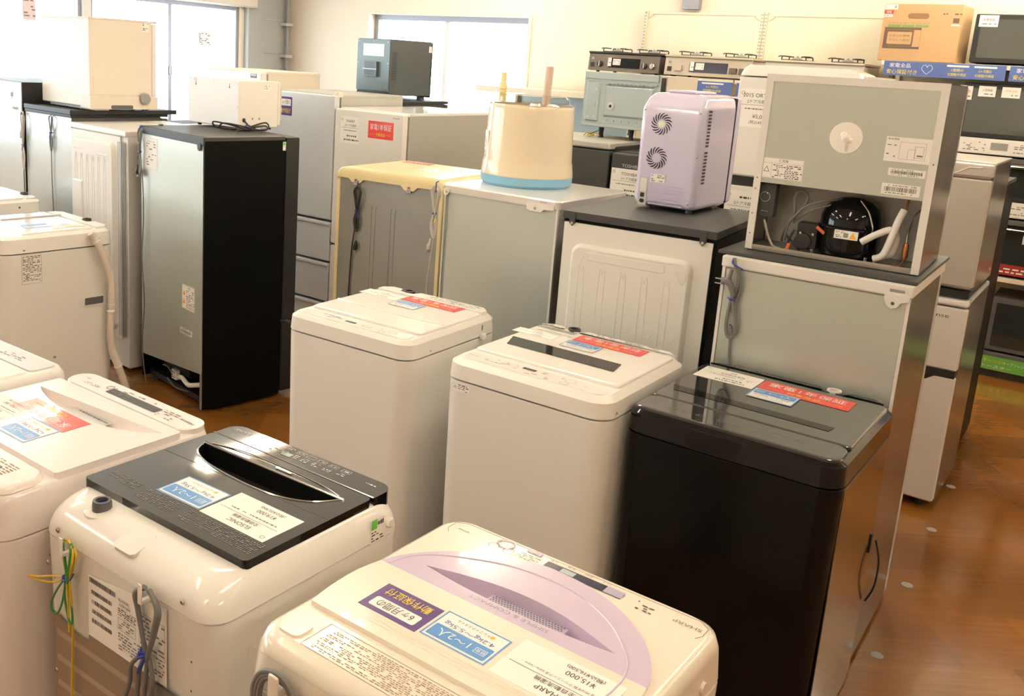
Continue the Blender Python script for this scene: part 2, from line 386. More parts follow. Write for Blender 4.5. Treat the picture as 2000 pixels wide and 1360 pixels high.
def cord_bundle(par, F, cx, top, mid, low, wd, m, r=.003, n=3, tail=None, plug=None, plugm=None, tie=TIE, name='power_cord'):
    """loops hung from a point, tied at mid, fanning below"""
    b = M(F)
    for k in range(n):
        ww = wd*(1-.22*k)
        b.tube(smooth_path(loop_path(cx+.003*k, top-.004*k, mid, ww, k, .010+.004*k)), r, m, 7)
        b.tube(smooth_path([(cx, mid, .012), (cx+ww*.35, mid-(mid-low)*.45, .014), (cx+ww*.2, low+.01*k, .014), (cx-ww*.1, low+.012*k, .012), (cx-ww*.35, mid-(mid-low)*.5, .010), (cx-.003, mid, .010)]), r, m, 7)
    if tail: b.tube(smooth_path(tail), r, m, 7)
    o = b.build(name, par)
    t = M(F @ Matrix.Translation((cx, mid, .012)) @ Matrix.Rotation(math.pi/2, 4, 'X')); t.lathe([(r*3.0, -.004), (r*3.4, 0), (r*3.0, .004)], tie, 12)
    t.T = F; t.tube([(cx+r*2, mid, .02), (cx+r*3, mid-.02, .026), (cx+r*1.5, mid-.035, .024)], .0018, tie, 5); t.build('cord_tie', o, label='blue twist tie')
    if plug:
        x, y = plug; pm = plugm or m; p = M(F)
        p.tube([(x, y+.03, .014), (x, y+.012, .014), (x-.004, y, .014), (x-.006, y-.018, .014)], [r*1.3, r*2.2, .011, .009], pm, 10)
        for d in (-.005, .005): p.box(x-.006+d-.0012, x-.006+d+.0012, y-.032, y-.016, .010, .018, BRASS)
        p.build('plug', o)
    return o
L0X, L0Y, L0H = -2.507, 6.16, 1.515
MWX, MWY = -.304, 7.112
BOXX, BOXY, BOXYAW, BOXW = 3.20, 6.452, 38, .46
FM = [(2.177, 3.649, 'round grey mark on the floor beside the narrow white refrigerator, second farthest of four'), (1.850, 3.187, 'round grey mark on the floor beside the silver-sided refrigerator, second nearest of four'),
      (1.532, 2.733, 'round grey mark on the floor nearest the camera beside the black washing machine'), (2.497, 4.099, 'round grey mark on the floor farthest along the aisle')]
# ------------------------------------------------------------------ room (axes: u to the right and nearer, v away and right)
def ubox(name, u0, u1, v0, v1, z0, z1, m, lab=None):
    b = M(Matrix.Rotation(-R(YAW), 4, 'Z')); b.box(u0, u1, v0, v1, z0, z1, m); return b.build(name, None, smooth=False)
RU0, RU1, RV0, RV1, RH = -7.7, 3.6, -3.0, 7.45, 2.8
o = struct(ubox('floor', RU0-.2, RU1+.2, RV0-.2, RV1+.2, -.1, 0, FLOORM))
o = struct(ubox('ceiling', RU0-.2, RU1+.2, RV0-.2, RV1+.2, RH, RH+.1, CEILM))
def wall(name, axis, c, a0, a1, m, holes, thick=.16, out=1):
    """wall in the plane u=c or v=c with openings (a0,a1,z0,z1), thickness away from the room"""
    T = Matrix.Rotation(-R(YAW), 4, 'Z'); b = M(T); cuts = sorted(set([a0, a1]+[h[0] for h in holes]+[h[1] for h in holes]))
    for x0, x1 in zip(cuts[:-1], cuts[1:]):
        zs = [(0, RH)]
        for h in holes:
            if h[0] <= x0+1e-6 and h[1] >= x1-1e-6:
                zs = [q for z0, z1 in zs for q in ((z0, h[2]), (h[3], z1)) if q[1] > q[0]]
        for z0, z1 in zs:
            lo, hi = (c, c+thick) if out > 0 else (c-thick, c)
            if axis == 'v': b.box(x0, x1, lo, hi, z0, z1, m)
            else: b.box(lo, hi, x0, x1, z0, z1, m)
    return struct(b.build(name, smooth=False))
LW = [(2.0, 3.55, 1.02, 2.20), (3.72, 5.02, 1.02, 2.20), (5.10, 6.80, 1.02, 2.20)]
wall('wall_left', 'u', RU0, RV0, RV1+.16, WALLM, [(-2.2, 6.80, 1.02, 2.20)], out=-1)
wall('wall_back', 'v', RV1, RU0, RU1, WALLM, [(-6.49, -4.61, 1.20, 2.205)])
wall('wall_right', 'u', RU1, RV0, RV1+.16, WALLM, [])
wall('wall_front', 'v', RV0, RU0, RU1, WALLM, [], out=-1)
ROT = Matrix.Rotation(-R(YAW), 4, 'Z')
# left windows: aluminium sliding sashes
def window_left(i, v0, v1, split):
    b = M(ROT); u = RU0-.07; z0, z1 = 1.02, 2.20
    b.box(u-.03, u+.05, v0, v0+.035, z0, z1, ALU); b.box(u-.03, u+.05, v1-.035, v1, z0, z1, ALU)
    b.box(u-.03, u+.05, v0+.035, v1-.035, z1-.035, z1, ALU); b.box(u-.03, u+.05, v0+.035, v1-.035, z0, z0+.035, ALU)
    b.box(u-.01, u+.02, split-.02, split+.02, z0+.035, z1-.035, ALU)
    f = struct(b.build('window_%d' % i, smooth=False))
    g = M(ROT); g.box(u-.004, u+.002, v0+.035, split-.02, z0+.035, z1-.035, GLASS); g.box(u-.004, u+.002, split+.02, v1-.035, z0+.035, z1-.035, GLASS)
    g.build('window_pane', f, smooth=False)
    l = M(ROT); l.box(u+.02, u+.045, split-.012, split+.012, 1.50, 1.58, ALU, .004); l.build('window_latch', f)
window_left(1, 5.06, 6.80, 5.96); window_left(2, 3.40, 4.98, 4.20); window_left(3, 1.62, 3.32, 2.47); window_left(5, -.16, 1.54, .69); window_left(6, -2.2, -.24, -1.2)
for k_, v_ in enumerate((3.32, 1.54, -.24)): b = M(ROT); b.box(RU0-.16, RU0+.01, v_, v_+.08, 1.02, 2.20, ALUW); struct(b.build('trim_%d' % (k_+5), smooth=False))
b = M(ROT); b.box(RU0-.16, RU0+.01, 4.98, 5.06, 1.02, 2.20, ALUW); struct(b.build('trim_1', smooth=False))
b = M(ROT); b.box(RU0-.1, RU0+.04, -2.2, 6.8, .99, 1.02, ALUW); struct(b.build('trim_2', smooth=False))
# back window
b = M(ROT); v = RV1+.10; u0, u1, z0, z1 = -6.49, -4.61, 1.20, 2.205
b.box(u0, u0+.05, v-.02, v+.04, z0, z1, ALU); b.box(u1-.03, u1, v-.02, v+.04, z0, z1, ALUW); b.box(u0+.05, u1-.03, v-.02, v+.04, z1-.05, z1, ALU); b.box(u0+.05, u1-.03, v-.02, v+.04, z0, z0+.04, ALU)
b.box(-5.60, -5.56, v-.01, v+.03, z0+.04, z1-.05, ALUW); f = struct(b.build('window_4', smooth=False))
g = M(ROT); g.box(u0+.05, -5.60, v+.005, v+.011, z0+.04, z1-.05, GLASS); g.box(-5.56, u1-.03, v+.005, v+.011, z0+.04, z1-.05, GLASS); g.build('window_pane', f, smooth=False)
b = M(ROT)
for q in ((u0-.035, u0, z0-.03, z1+.03), (u1, u1+.035, z0-.03, z1+.03), (u0, u1, z1, z1+.03), (u0, u1, z0-.03, z0)):
    b.box(q[0], q[1], RV1-.012, RV1+.001, q[2], q[3], SHELF)
struct(b.build('trim_3', smooth=False))
# roller blind housing over the left windows, corner column, conduits
b = M(ROT); b.box(RU0+.001, RU0+.13, -2.4, 6.93, 2.205, 2.42, BEIGE, .01); b.box(RU0+.12, RU0+.135, -2.4, 6.93, 2.20, 2.215, BRASS)
tag(b.build('roller_blind'), 'beige roller blind housing along the top of the left windows', 'blind')
ubox('wall_column', RU0, RU0+.07, 6.86, RV1, 0, RH, WALLG)['kind'] = 'structure'
bpy.data.objects['wall_column'].name = 'trim_4'
b = M(ROT); b.tube([(RU0+.13, 7.36, .0), (RU0+.13, 7.36, RH)], .022, TEAL, 10)
for z in (1.72, 2.05): b.box(RU0+.07, RU0+.17, 7.30, 7.40, z, z+.03, LGREY)
for z in (1.76, 2.10): b.box(RU0+.07, RU0+.08, 7.08, 7.34, z, z+.006, LGREY)
tag(b.build('conduit_pipe'), 'grey vertical pipe with clips in the corner between the windows', 'pipe')
def notice(u, v, z, w, h, face, lab, m, ink, sk):
    F = ROT @ Matrix.Translation((u, v, z)) @ FR(face); b = M(F); b.box(-w/2, w/2, -h/2, h/2, 0, .0008, m); b.fine(-w*.42, w*.42, -h*.4, h*.4, 7, ink, .7, .0012, sk)
    tag(b.build('paper_notice'), lab, 'notice')
notice(RU0-.045, 6.38, 1.86, .17, .15, 'right', 'small pale blue notice taped to the left window pane near the corner', PAPERL, INKB, 3)
notice(RU0-.045, 4.50, 2.03, .12, .22, 'right', 'narrow pinkish notice taped high on the left window above the big beige dishwasher', mat('pink_paper', (.75, .6, .62), .6), INKG, 4)
# wall beam above the back shelving
b = M(ROT); b.box(-3.17, -3.03, RV1-.06, RV1, 2.30, RH, ALU); tag(b.build('wall_rail', smooth=False), 'grey vertical rail on the wall above the shelving', 'rail')

# ceiling lamps
def lamp(u, v, k):
    t = thing('ceiling_light', 'white strip light on the ceiling', 'ceiling light', *uvp(u, v), YAW, RH, 'ceiling strip lights')
    b = M(); b.box(-.10, .10, -.62, .62, -.05, 0, WHITE2); b.build('housing', t)
    for s in (-1, 1):
        b = M(); b.tube([(s*.05, -.58, -.068), (s*.05, .58, -.068)], .016, LAMPM, 10); b.build('tube', t)
for k, (u, v) in enumerate([(-6.3, 3.2), (-4.75, 4.5), (-2.7, 2.6), (-2.6, 4.6), (-.6, 1.2), (-.6, 3.4), (-4.7, 1.6), (1.4, 2.2), (1.4, 5.0), (-.6, 5.6), (-2.6, .2), (-1.0, -1.4), (1.4, -.4), (-4.7, -1.0), (-2.6, 6.5), (.6, 6.5), (-4.7, 6.6), (-.9, 6.7)]): lamp(u, v, k)  # last pair, along the back wall, is added to brighten that wall

# ------------------------------------------------------------------ common appliance pieces
def feet(t, w, d, m=BLACKP, h=.02, z=0):
    for x in (-w/2+.06, w/2-.06):
        for y in (-d/2+.06, d/2-.06):
            b = M(); b.lathe([(.02, z), (.018, z+h)], m, 12, x, y); b.build('foot', t)
def bowl(m, loop, z, depth, mt, k=(.93, .8, .6)):
    cx = sum(p[0] for p in loop)/len(loop); cy = sum(p[1] for p in loop)/len(loop)
    rings = [[(x, y, z) for x, y in loop]]
    for s, q in zip(k, (.6, .92, 1.0)): rings.append([(cx+(x-cx)*(1-(1-s)*.55), cy+(y-cy)*s, z-depth*q) for x, y in loop])
    N = len(loop)
    for a, b in zip(rings[:-1], rings[1:]): m.add(a+b, [(i, (i+1) % N, N+(i+1) % N, N+i) if True else 0 for i in range(N)], mt)
    c = rings[-1]; m.add(c+[(cx, cy, z-depth)], [(i, (i+1) % N, N) for i in range(N)], mt)
    return m
def lens(x0, x1, ytop0, ytop1, bot, n=8):
    """loop: bottom curve left to right then straight top edge back"""
    pts = [(x, y) for x, y, _ in smooth_path([(p[0], p[1], 0) for p in bot], n)]
    k = 8; top = [(x1+(x0-x1)*i/k, ytop1+(ytop0-ytop1)*i/k) for i in range(1, k)]
    return pts+top
def rr(x0, x1, y0, y1, r, n=6):
    out = []
    for cx, cy, a0 in ((x1-r, y1-r, 0), (x0+r, y1-r, 90), (x0+r, y0+r, 180), (x1-r, y0+r, 270)):
        for i in range(n+1): a = R(a0+90*i/n); out.append((cx+r*math.cos(a), cy+r*math.sin(a)))
    return out
def top_washer(t, w, d, h, zs, body, rimm, lidm, yl, yr, seam=None, r=.055, cham=.020, panelm=None, lidx=.03):
    b = M(); b.loft([(.02, -w/2+.008, w/2-.008, -d/2+.008, d/2-.008, r), (zs-.003, -w/2, w/2, -d/2, d/2, r), (zs-.001, -w/2+.001, w/2-.001, -d/2+.001, d/2-.001, r), (zs, -w/2+.008, w/2-.008, -d/2+.008, d/2-.008, r)], body); b.build('cabinet', t, 50)
    b = M(); b.loft([(zs, -w/2+.009, w/2-.009, -d/2+.009, d/2-.009, r), (zs+.004, -w/2+.006, w/2-.006, -d/2+.006, d/2-.006, r), (zs+.0055, -w/2-.001, w/2+.001, -d/2-.001, d/2+.001, r), (h-cham*.75, -w/2+.002, w/2-.002, -d/2+.002, d/2-.002, r), (h-cham*.6, -w/2+.003, w/2-.003, -d/2+.003, d/2-.003, r-.002), (h, -w/2+cham, w/2-cham, -d/2+cham, d/2-cham, r-.018)], rimm, mats=[SEAM, rimm, rimm, rimm, rimm]); b.build('top_frame', t, 28)
    x0, x1 = -w/2+lidx, w/2-lidx
    b = M(); b.loft([(h-.001, x0, x1, yl, yr, .012), (h+.006, x0, x1, yl, yr, .012), (h+.010, x0+.006, x1-.006, yl+.006, yr-.004, .010)], lidm); lid = b.build('lid', t)
    feet(t, w, d); return lid
def rear_housing(t, w, h, yr, d, m, nx, inlet, hh=.012):
    b = M(); y1 = d/2-.012; pts = [(-w/2+.032, yr+.006), (w/2-.032, yr+.006), (w/2-.032, y1-.028), (w/2-.062, y1)]
    pts += [(nx+.045, y1), (nx+.03, y1-.035), (nx-.03, y1-.035), (nx-.045, y1), (-w/2+.062, y1), (-w/2+.032, y1-.028)]
    b.poly(pts, h-.001, h+hh, m); o = b.build('rear_cover', t)
    i = M(); i.lathe([(.021, h-.004), (.021, h+.016), (.014, h+.016), (.014, h+.002)], inlet, 20, nx, y1-.016); i.build('water_inlet', t)
    return o

# ------------------------------------------------------------------ washing machines
# W1
w, d, h = .5422, .5498, .9045
t = thing('washing_machine', 'plain white washing machine with red and blue cards, leftmost of the middle row of three', 'washing machine', -.0967, 3.2569, 35.5)
lid = top_washer(t, w, d, h, .840, WHITE, WHITE, GLOSSW, -.168, .196)
b = M(); b.tube(smooth_path([(-.235, -.035, h+.009), (-.15, -.045, h+.0105), (0, -.05, h+.0105), (.15, -.045, h+.0105), (.235, -.035, h+.009)]), .004, GLOSSW, 8); b.build('lid_ridge', lid)
rear_housing(t, w, h, .196, d, WHITE, -.12, CHAR)
b = M(FR('top', 0, -.213, h)); b.rrect(0, 0, w-.08, .062, .02, GLOSSW, .0008); b.rrect(-.02, -.002, .045, .014, .003, NAVYP, .0014)
b.fine(-.19, -.06, -.014, .018, 3, INKG, .5, .0014, 3); b.fine(.03, .12, -.016, .014, 3, INKG, .5, .0014, 5); b.ring(.155, .004, .015, .0015, INKG, .0014); b.ring(.125, -.018, .012, .0015, INKG, .0014); b.text('~~~~', -.225, .004, .006, INKG, None, .0014); b.build('control_panel', t)
b = M(FR('top', .08, .235, h+.012)); b.fine(-.10, .13, -.02, .02, 5, INKG, .5, .0006, 8); b.build('printed_instructions', t)
sign_red(t, FR('top', .045, .168, h+.0105, -.02), .245, .074); sign_blue(t, FR('top', -.008, .083, h+.0115, 0), .115, .082, '3〜4人', '6.0kg〜7.0kg')
price(t, FR('top', -.165, .138, h+.0105), .175, .070, '~~~~', '全自動洗濯機', '~~~~~~~', '~~~~~~~~~~~~', '~~~~~~~~~~~~~~~~~~~~~~~~')
b = M(FR('right', w/2, .16, .875)); b.rrect(0, 0, .006, .020, .002, DGREY); b.rrect(-.31, -.022, .008, .012, .003, MGREY); b.build('hinge_slot', t)
b = M(FR('right', w/2, .155, .845)); b.box(-.012, .012, -.012, .012, 0, .018, WHITE, .004); b.build('hose_hook', t)
# W2
w, d, h = .5518, .5678, .9128
t = thing('washing_machine', 'white washing machine with long dark lid window, centre of the middle row of three', 'washing machine', .4664, 2.8181, 36.9)
b = M(); zs = .848; r = .065
top_washer(t, w, d, h, zs, WHITE2, WHITE, GLOSSW, -.158, .232, r=.062, cham=.024)
rear_housing(t, w, h, .240, d, WHITE, -.124, CHAR, .010)
b = M(FR('top', -.022, -.010, h+.0105)); b.add([(-.205, .042, .0008), (-.175, -.044, .0008), (.20, -.046, .0008), (.185, .038, .0008)], [(0, 1, 2, 3)], BLACKG); b.build('lid_window', t, label='black glass strip in the lid')
b = M(FR('top', 0, -.212, h)); b.rrect(0, 0, w-.075, .070, .025, GLOSSW, .0008); b.rrect(-.022, .012, .045, .016, .003, NAVYP, .0014); b.text('MAXZEN', -.215, .0, .0065, INK, .042, .0014)
b.fine(-.17, -.06, -.014, .02, 4, INKG, .45, .0014, 13); b.fine(.02, .09, -.004, .02, 3, INKG, .5, .0014, 15); b.ring(.118, .006, .018, .0013, INKG, .0014, sy=.8); b.ring(.112, -.020, .014, .0013, INKG, .0014, sy=.8); b.text('~~~~~', .175, -.004, .005, INKG, None, .0014); b.fine(-.02, .06, -.03, -.012, 2, INKG, .4, .0014, 17); b.build('control_panel', t)
b = M(FR('top', 0, .208, h+.0105)); 
for q in (0, .014): b.add([(-.25, .012-q, .0006), (-.095, .012-q, .0006), (-.095, .007-q, .0006), (-.25, .007-q, .0006)], [(3, 2, 1, 0)], DGREY)
b.fine(-.22, -.05, -.044, -.032, 1, MGREY, 1, .0006, 4, .004); b.build('vent_slots', t)
b = M(FR('top', -.19, .262, h+.010)); b.fine(-.05, .03, -.016, .014, 4, INKG, .6, .0006, 8); b.fine(.13, .38, -.012, .014, 4, INKG, .5, .0006, 9); b.build('printed_instructions', t)
sign_red(t, FR('top', .047, .182, h+.0108), .240, .074); sign_blue(t, FR('top', -.014, .098, h+.0115), .120, .078, '3〜4人', '6.0kg〜7.0kg')
price(t, FR('top', -.195, .118, h+.0106), .150, .055, 'MAXZEN', '全自動洗濯機', '~~~~~~~', '~~~~~~~~~~~~', '~~~~~~~~~~~~~~~~~~~~~~~~')
spec_label(t, FR('front', -.205, -d/2, .828), .066, .026, 5, False, 'caution_label', True)
b = M(FR('right', w/2, -.22, .862)); b.rrect(0, 0, .012, .016, .005, MGREY); b.build('hinge_slot', t)
# W3
w, d, h = .5813, .5944, .8803
t = thing('washing_machine', 'all black top-loading washing machine with smoked lid and white inlet, rightmost of the middle row', 'washing machine', .9897, 2.5601, 37.1)
top_washer(t, w, d, h, .812, BROWNG, BLACKG, BLACKT, -.158, .252, r=.058, cham=.016, lidx=.018)
b = M(); b.loft([(h-.001, -w/2+.018, w/2-.018, -d/2+.016, -.163, .030), (h+.006, -w/2+.018, w/2-.018, -d/2+.016, -.163, .030), (h+.009, -w/2+.024, w/2-.024, -d/2+.022, -.165, .028)], BLACKT)
b.T = FR('top', 0, -.22, h+.009)
for x in (-.174, -.136, -.098, -.041, -.002, .050, .098, .160): b.ring(x, -.012 if x < .15 else .008, .013, .0014, INKG, .0006, 16, .55); b.fine(x-.008, x+.008, -.014 if x < .15 else .004, -.009 if x < .15 else .011, 1, INKG, .9, .0006, int(x*99+50))
b.fine(.03, .16, .006, .022, 3, INKG, .4, .0006, 3); b.build('control_panel', t)
rear_housing(t, w, h, .256, d, CHAR, .119, WHITE, .012)
b = M(FR('top', -.16, .273, h+.012)); b.fine(-.10, .14, -.012, .012, 4, MGREY, .8, .0006, 8); b.build('printed_instructions', t)
b = M(FR('top', -.024, -.058, h+.0102)); b.add([(-.235, .022, .0008), (-.215, -.024, .0008), (.222, -.030, .0008), (.228, .010, .0008)], [(0, 1, 2, 3)], BLACKG); b.build('lid_window', t, label='black glass strip in the lid')
sign_red(t, FR('top', .066, .165, h+.0108, -.01), .262, .094); sign_blue(t, FR('top', 0, .074, h+.0116), .130, .090, '3〜4人', '6.0kg〜7.0kg')
price(t, FR('top', -.162, .157, h+.0106), .182, .122, '~~~', '全自動洗濯機', '~~~~~~~', '~~~~~~~~~~~~', '~~~~~~~~~~~~~~~~~~~~~~~~')
b = M(); b.box(w/2-.002, w/2+.0006, -d/2+.058, d/2-.058, .03, .805, SIDEG); b.build('side_panel', t, label='glossy black side mirroring the brown floor')
b = M(FR('right', w/2, 0, .55)); b.box(.215, .235, -.10, -.04, -.001, .004, BLACKP); b.build('side_grip', t)
b = M(FR('right', w/2, 0, 0)); b.tube(smooth_path([(.275, .47, .006), (.287, .40, .022), (.280, .32, .022), (.272, .27, .006)]), .0028, CORDB); b.build('power_cord', t)

# LW1: large white washer at left, hose on its side
w, d, h = .5441, .5515, .9149
t = thing('washing_machine', 'white washing machine with ribbed drain hose down its side, below the left windows', 'washing machine', -1.8776, 4.4209, 41.5)
lid = top_washer(t, w, d, h, .835, WHITE2, GLOSSW, GLOSSW, -.16, .18, r=.06)
rear_housing(t, w, h, .19, d, WHITE, .06, CHAR, .008)
b = M(FR('top', -.10, .06, h+.0105)); b.box(-.02, .0, -.16, .14, 0, .006, LGREY, .002); b.build('lid_handle', lid)
sign_blue(t, FR('top', .10, -.03, h+.0108, 1.5), .13, .085, '3〜4人', '6.0kg〜7.0kg')
price(t, FR('top', .16, .09, h+.0108, 1.5), .15, .10, '~~~~~', '~~~~~~', '~~~~~~~', '~~~~~~~~~~~~', '~~~~~~~~~~~~~~~~~~~~~~~~')
F = FR('right', w/2, 0, 0)
hp = smooth_path([(.140, .905, .020), (.173, .845, .035), (.205, .757, .040), (.229, .670, .040), (.231, .581, .040), (.229, .533, .040), (.225, .430, .038), (.229, .339, .038), (.245, .281, .038), (.264, .232, .040), (.299, .118, .045), (.31, .04, .05)], 22)
b = M(F); b.tube(hp, [.0185 if i % 2 else .0165 for i in range(len(hp))], HOSE, 12); hs = b.build('drain_hose', t, 60)
for i in (14, 100, 112, 196): 
    b = M(F); b.tube([hp[i], hp[i+1], hp[i+2]], .0215, GLOSSW, 12); b.build('hose_collar', hs)
b = M(F); b.rrect(.163, .573, .094, .034, .004, DGREY, .0008); b.frame(.163, .573, .108, .048, .006, WHITE, .0012); b.build('side_grip', t)
spec_label(t, FR('right', w/2, -.137, .765), .095, .14, 9, False, 'wiring_label', False, card=WHITE2)
b = M(F); b.disc(-.17, .85, .006, DGREY); b.disc(-.04, .33, .007, MGREY); b.build('screw', t)
# LW0
w, d, h = .536, .55, .906
t = thing('washing_machine', 'white washing machine cut off by the left edge, farthest back of the washers at left', 'washing machine', -2.526, 5.174, 41.5)
lid = top_washer(t, w, d, h, .83, WHITE2, GLOSSW, GLOSSW, -.16, .18, r=.05); rear_housing(t, w, h, .19, d, WHITE, .10, CHAR, .006)
b = M(FR('right', w/2, .14, .868)); b.disc(0, 0, .006, DGREY); b.build('screw', t)
# LW2
w, d, h = .56, .56, .861
t = thing('washing_machine', 'white washing machine corner with grey control strip at the left edge, behind the pinkish one', 'washing machine', -1.39, 2.55, 37)
b = M(); b.loft([(.02, -w/2+.01, w/2-.01, -d/2, d/2-.01, .06), (.78, -w/2, w/2, -d/2, d/2, .06), (.785, -w/2+.004, w/2-.004, -d/2, d/2-.004, .06)], WHITE2); b.build('cabinet', t, 50)
b = M(); b.loft([(.785, -w/2+.004, w/2-.004, -d/2, d/2-.004, .06), (.79, -w/2-.001, w/2+.001, -d/2, d/2+.001, .06), (.84, -w/2+.004, w/2-.004, -d/2, d/2-.004, .055), (h-.004, -w/2+.014, w/2-.014, -d/2, d/2-.014, .05), (h, -w/2+.024, w/2-.024, -d/2+.02, d/2-.024, .04)], WHITE); b.build('top_frame', t, 50)
b = M(); b.loft([(h-.001, -w/2+.03, w/2-.03, .165, d/2-.03, .02), (h+.004, -w/2+.034, w/2-.034, .165, d/2-.034, .02)], LGREY); b.T = FR('topr', 0, .2, h+.004); b.fine(-.15, .18, -.02, .02, 4, INKG, .4, .0006, 5); b.build('control_panel', t)
b = M(); b.loft([(h-.001, -w/2+.026, w/2-.026, -.2, .155, .012), (h+.006, -w/2+.032, w/2-.032, -.195, .155, .012)], GLOSSW)
b.box(-.16, .10, .05, .13, h+.004, h+.020, GLOSSW, .008); b.build('lid', t); feet(t, w, d)

# HW pinkish
w, d, h = .5382, .5599, .9066
t = thing('washing_machine', 'pinkish white washing machine facing away, glossy lid with red card, at the left edge', 'washing machine', -.8575*1.04, 2.0834*1.04, 37.6, 1.79029*(1-1.04)); t.scale = (1.04, 1.04, 1.04)
b = M(); b.loft([(.09, -w/2+.012, w/2-.012, -d/2+.012, d/2-.012, .055), (.792, -w/2, w/2, -d/2, d/2, .055), (.797, -w/2+.004, w/2-.004, -d/2+.004, d/2-.004, .055)], PINKW); b.build('cabinet', t, 50)
b = M(); b.loft([(.797, -w/2+.004, w/2-.004, -d/2+.004, d/2-.004, .055), (.80, -w/2-.001, w/2+.001, -d/2-.001, d/2+.001, .055), (.87, -w/2+.003, w/2-.003, -d/2+.003, d/2-.003, .052), (.888, -w/2+.008, w/2-.008, -d/2+.008, d/2-.008, .05), (.894, -w/2+.018, w/2-.018, -d/2+.018, d/2-.018, .045)], PINKW, caps=(True, False)); b.poly(rr(-w/2+.018, w/2-.018, -d/2+.018, d/2-.018, .045), .894, .894, PINKW, [[(-.240, .058), (.240, .058), (.240, .155), (-.240, .155)]]); b.build('top_frame', t, 50)
b = M(); b.loft([(.893, -w/2+.014, w/2-.014, -d/2+.014, -.148, .04), (.902, -w/2+.018, w/2-.018, -d/2+.018, -.150, .04), (h, -w/2+.026, w/2-.026, -d/2+.026, -.154, .03)], PINKW); b.T = FR('topr', 0, -.205, h); b.fine(-.19, .02, -.03, .03, 8, INKP, .7, .0006, 5); b.ring(-.15, .0, .008, .0016, INK); b.fine(.06, .2, -.03, .03, 8, INKP, .7, .0006, 6); b.build('rear_cover', t)
hole = lens(-.232, .234, .112, .147, [(-.232, .112), (-.19, .094), (-.10, .072), (.025, .068), (.152, .090), (.234, .147)])
b = M(); out = rr(-w/2+.012, w/2-.012, -.138, .182, .010); b.poly(out, .890, h, PINKW, [hole]); bowl(b, hole, h, .026, PINKW, (.95, .82, .6))
b.T = FR('topr', -.01, .108, h-.018); b.rect(0, 0, .155, .036, LGREY, .0); b.fine(-.07, .05, -.012, -.002, 1, DGREY, 1, .0006, 3, .006); lid = b.build('lid', t)
b = M(); b.loft([(.890, -w/2+.012, w/2-.012, .186, d/2-.010, .045), (h-.003, -w/2+.012, w/2-.012, .186, d/2-.010, .045), (h, -w/2+.018, w/2-.018, .188, d/2-.016, .04)], PINKW)
b.T = FR('topr', 0, .222, h); b.rrect(-.012, 0, .205, .028, .003, CHAR, .0008); b.fine(.01, .085, -.01, .01, 4, INKG, .7, .0014, 4); b.text('Hisense', -.215, -.006, .010, INK, .050, .0008); b.fine(-.18, -.125, -.022, .022, 5, INKG, .6, .0008, 4)
b.ring(.104, -.012, .012, .004, MGREY, .0009); b.fine(.125, .185, .002, .014, 2, INKG, .6, .0008, 7); b.fine(.02, .09, -.022, -.014, 1, INKG, .5, .0008, 17, .010); b.text('~~~~~', .205, -.012, .006, INKG, None, .0008); b.fine(-.10, .10, -.030, -.020, 1, INKG, .4, .0008, 8, .012); b.build('control_panel', t)
sign_red(t, FR('topr', -.042, .024, h), .235, .074); sign_blue(t, FR('topr', .010, -.059, h+.0003), .117, .092, '1〜2人', '4.2kg〜5.5kg')
price(t, FR('topr', -.163, -.030, h-.0001), .165, .098, '~~~', '全自動洗濯機', '¥21,000', '(税込¥23,100)', '~~~~~~~~~~~~~~~~~~~~~~~~', al=.0)
feet(t, w, d, z=.0694, h=.022)

# EL black lid
w, d, h = .5486, .5398, .8691
t = thing('washing_machine', 'white washing machine with black lid, yellow-green wire and grey cord on its back', 'washing machine', -.393, 1.8669, 36.9)
b = M(); zs = .782
b.loft([(.02, -w/2+.004, w/2-.004, -d/2+.02, d/2-.004, .05), (zs-.004, -w/2, w/2, -d/2+.001, d/2, .05), (zs, -w/2+.004, w/2-.004, -d/2+.005, d/2-.004, .05)], WHITE2); b.build('cabinet', t, 50)
b = M(); sec = [(zs, -w/2+.004, w/2-.004, -d/2+.004, d/2-.004, .05), (zs+.003, -w/2-.001, w/2+.001, -d/2-.001, d/2+.001, .05)]
for k in range(8):
    a = R(90*k/7); i = .055*(1-math.cos(a)); z = .795+.058*math.sin(a); sec.append((z, -w/2+i*.6, w/2-i*.6, -d/2+i*1.2, d/2-i*.6, .05+.02*math.sin(a)))
b.loft(sec, GLOSSW, caps=(True, False)); q = sec[-1]; b.poly(rr(q[1], q[2], q[3], q[4], q[5]), q[0], q[0], GLOSSW, [[(-.232, .042), (.213, .042), (.213, .165), (-.232, .165)]]); b.build('top_frame', t, 60)
out = rr(-.262, .250, -.172, .186, .012, 3)
bot = [(-.224, .125), (-.199, .085), (-.141, .060), (-.040, .047), (.043, .046), (.110, .055), (.171, .086), (.207, .134)]
hole = lens(-.224, .207, .125, .134, bot)
b = M(); b.poly(out, .838, h, BLACKT, [hole], mside=BLACKG); bowl(b, hole, h, .045, BLACKR, (.97, .9, .7)); lid = b.build('lid', t)
b = M(); b.tube([(x, y, h+.001) for x, y, _ in smooth_path([(p[0], p[1], 0) for p in bot])], .0022, CHROME, 6)
b.tube([(-.228, .128, h+.001), (.212, .137, h+.001)], .0030, CHROME, 6)
b.tube(smooth_path([(-.21, .139, h+.001), (-.12, .155, h+.002), (0, .160, h+.002), (.12, .156, h+.002), (.195, .142, h+.001)]), .0016, CHROME, 6)
b.T = FR('topr', .02, .149, h); b.rrect(0, 0, .05, .008, .003, CHROME, .003); b.build('handle', lid, label='chrome edged handle recess')
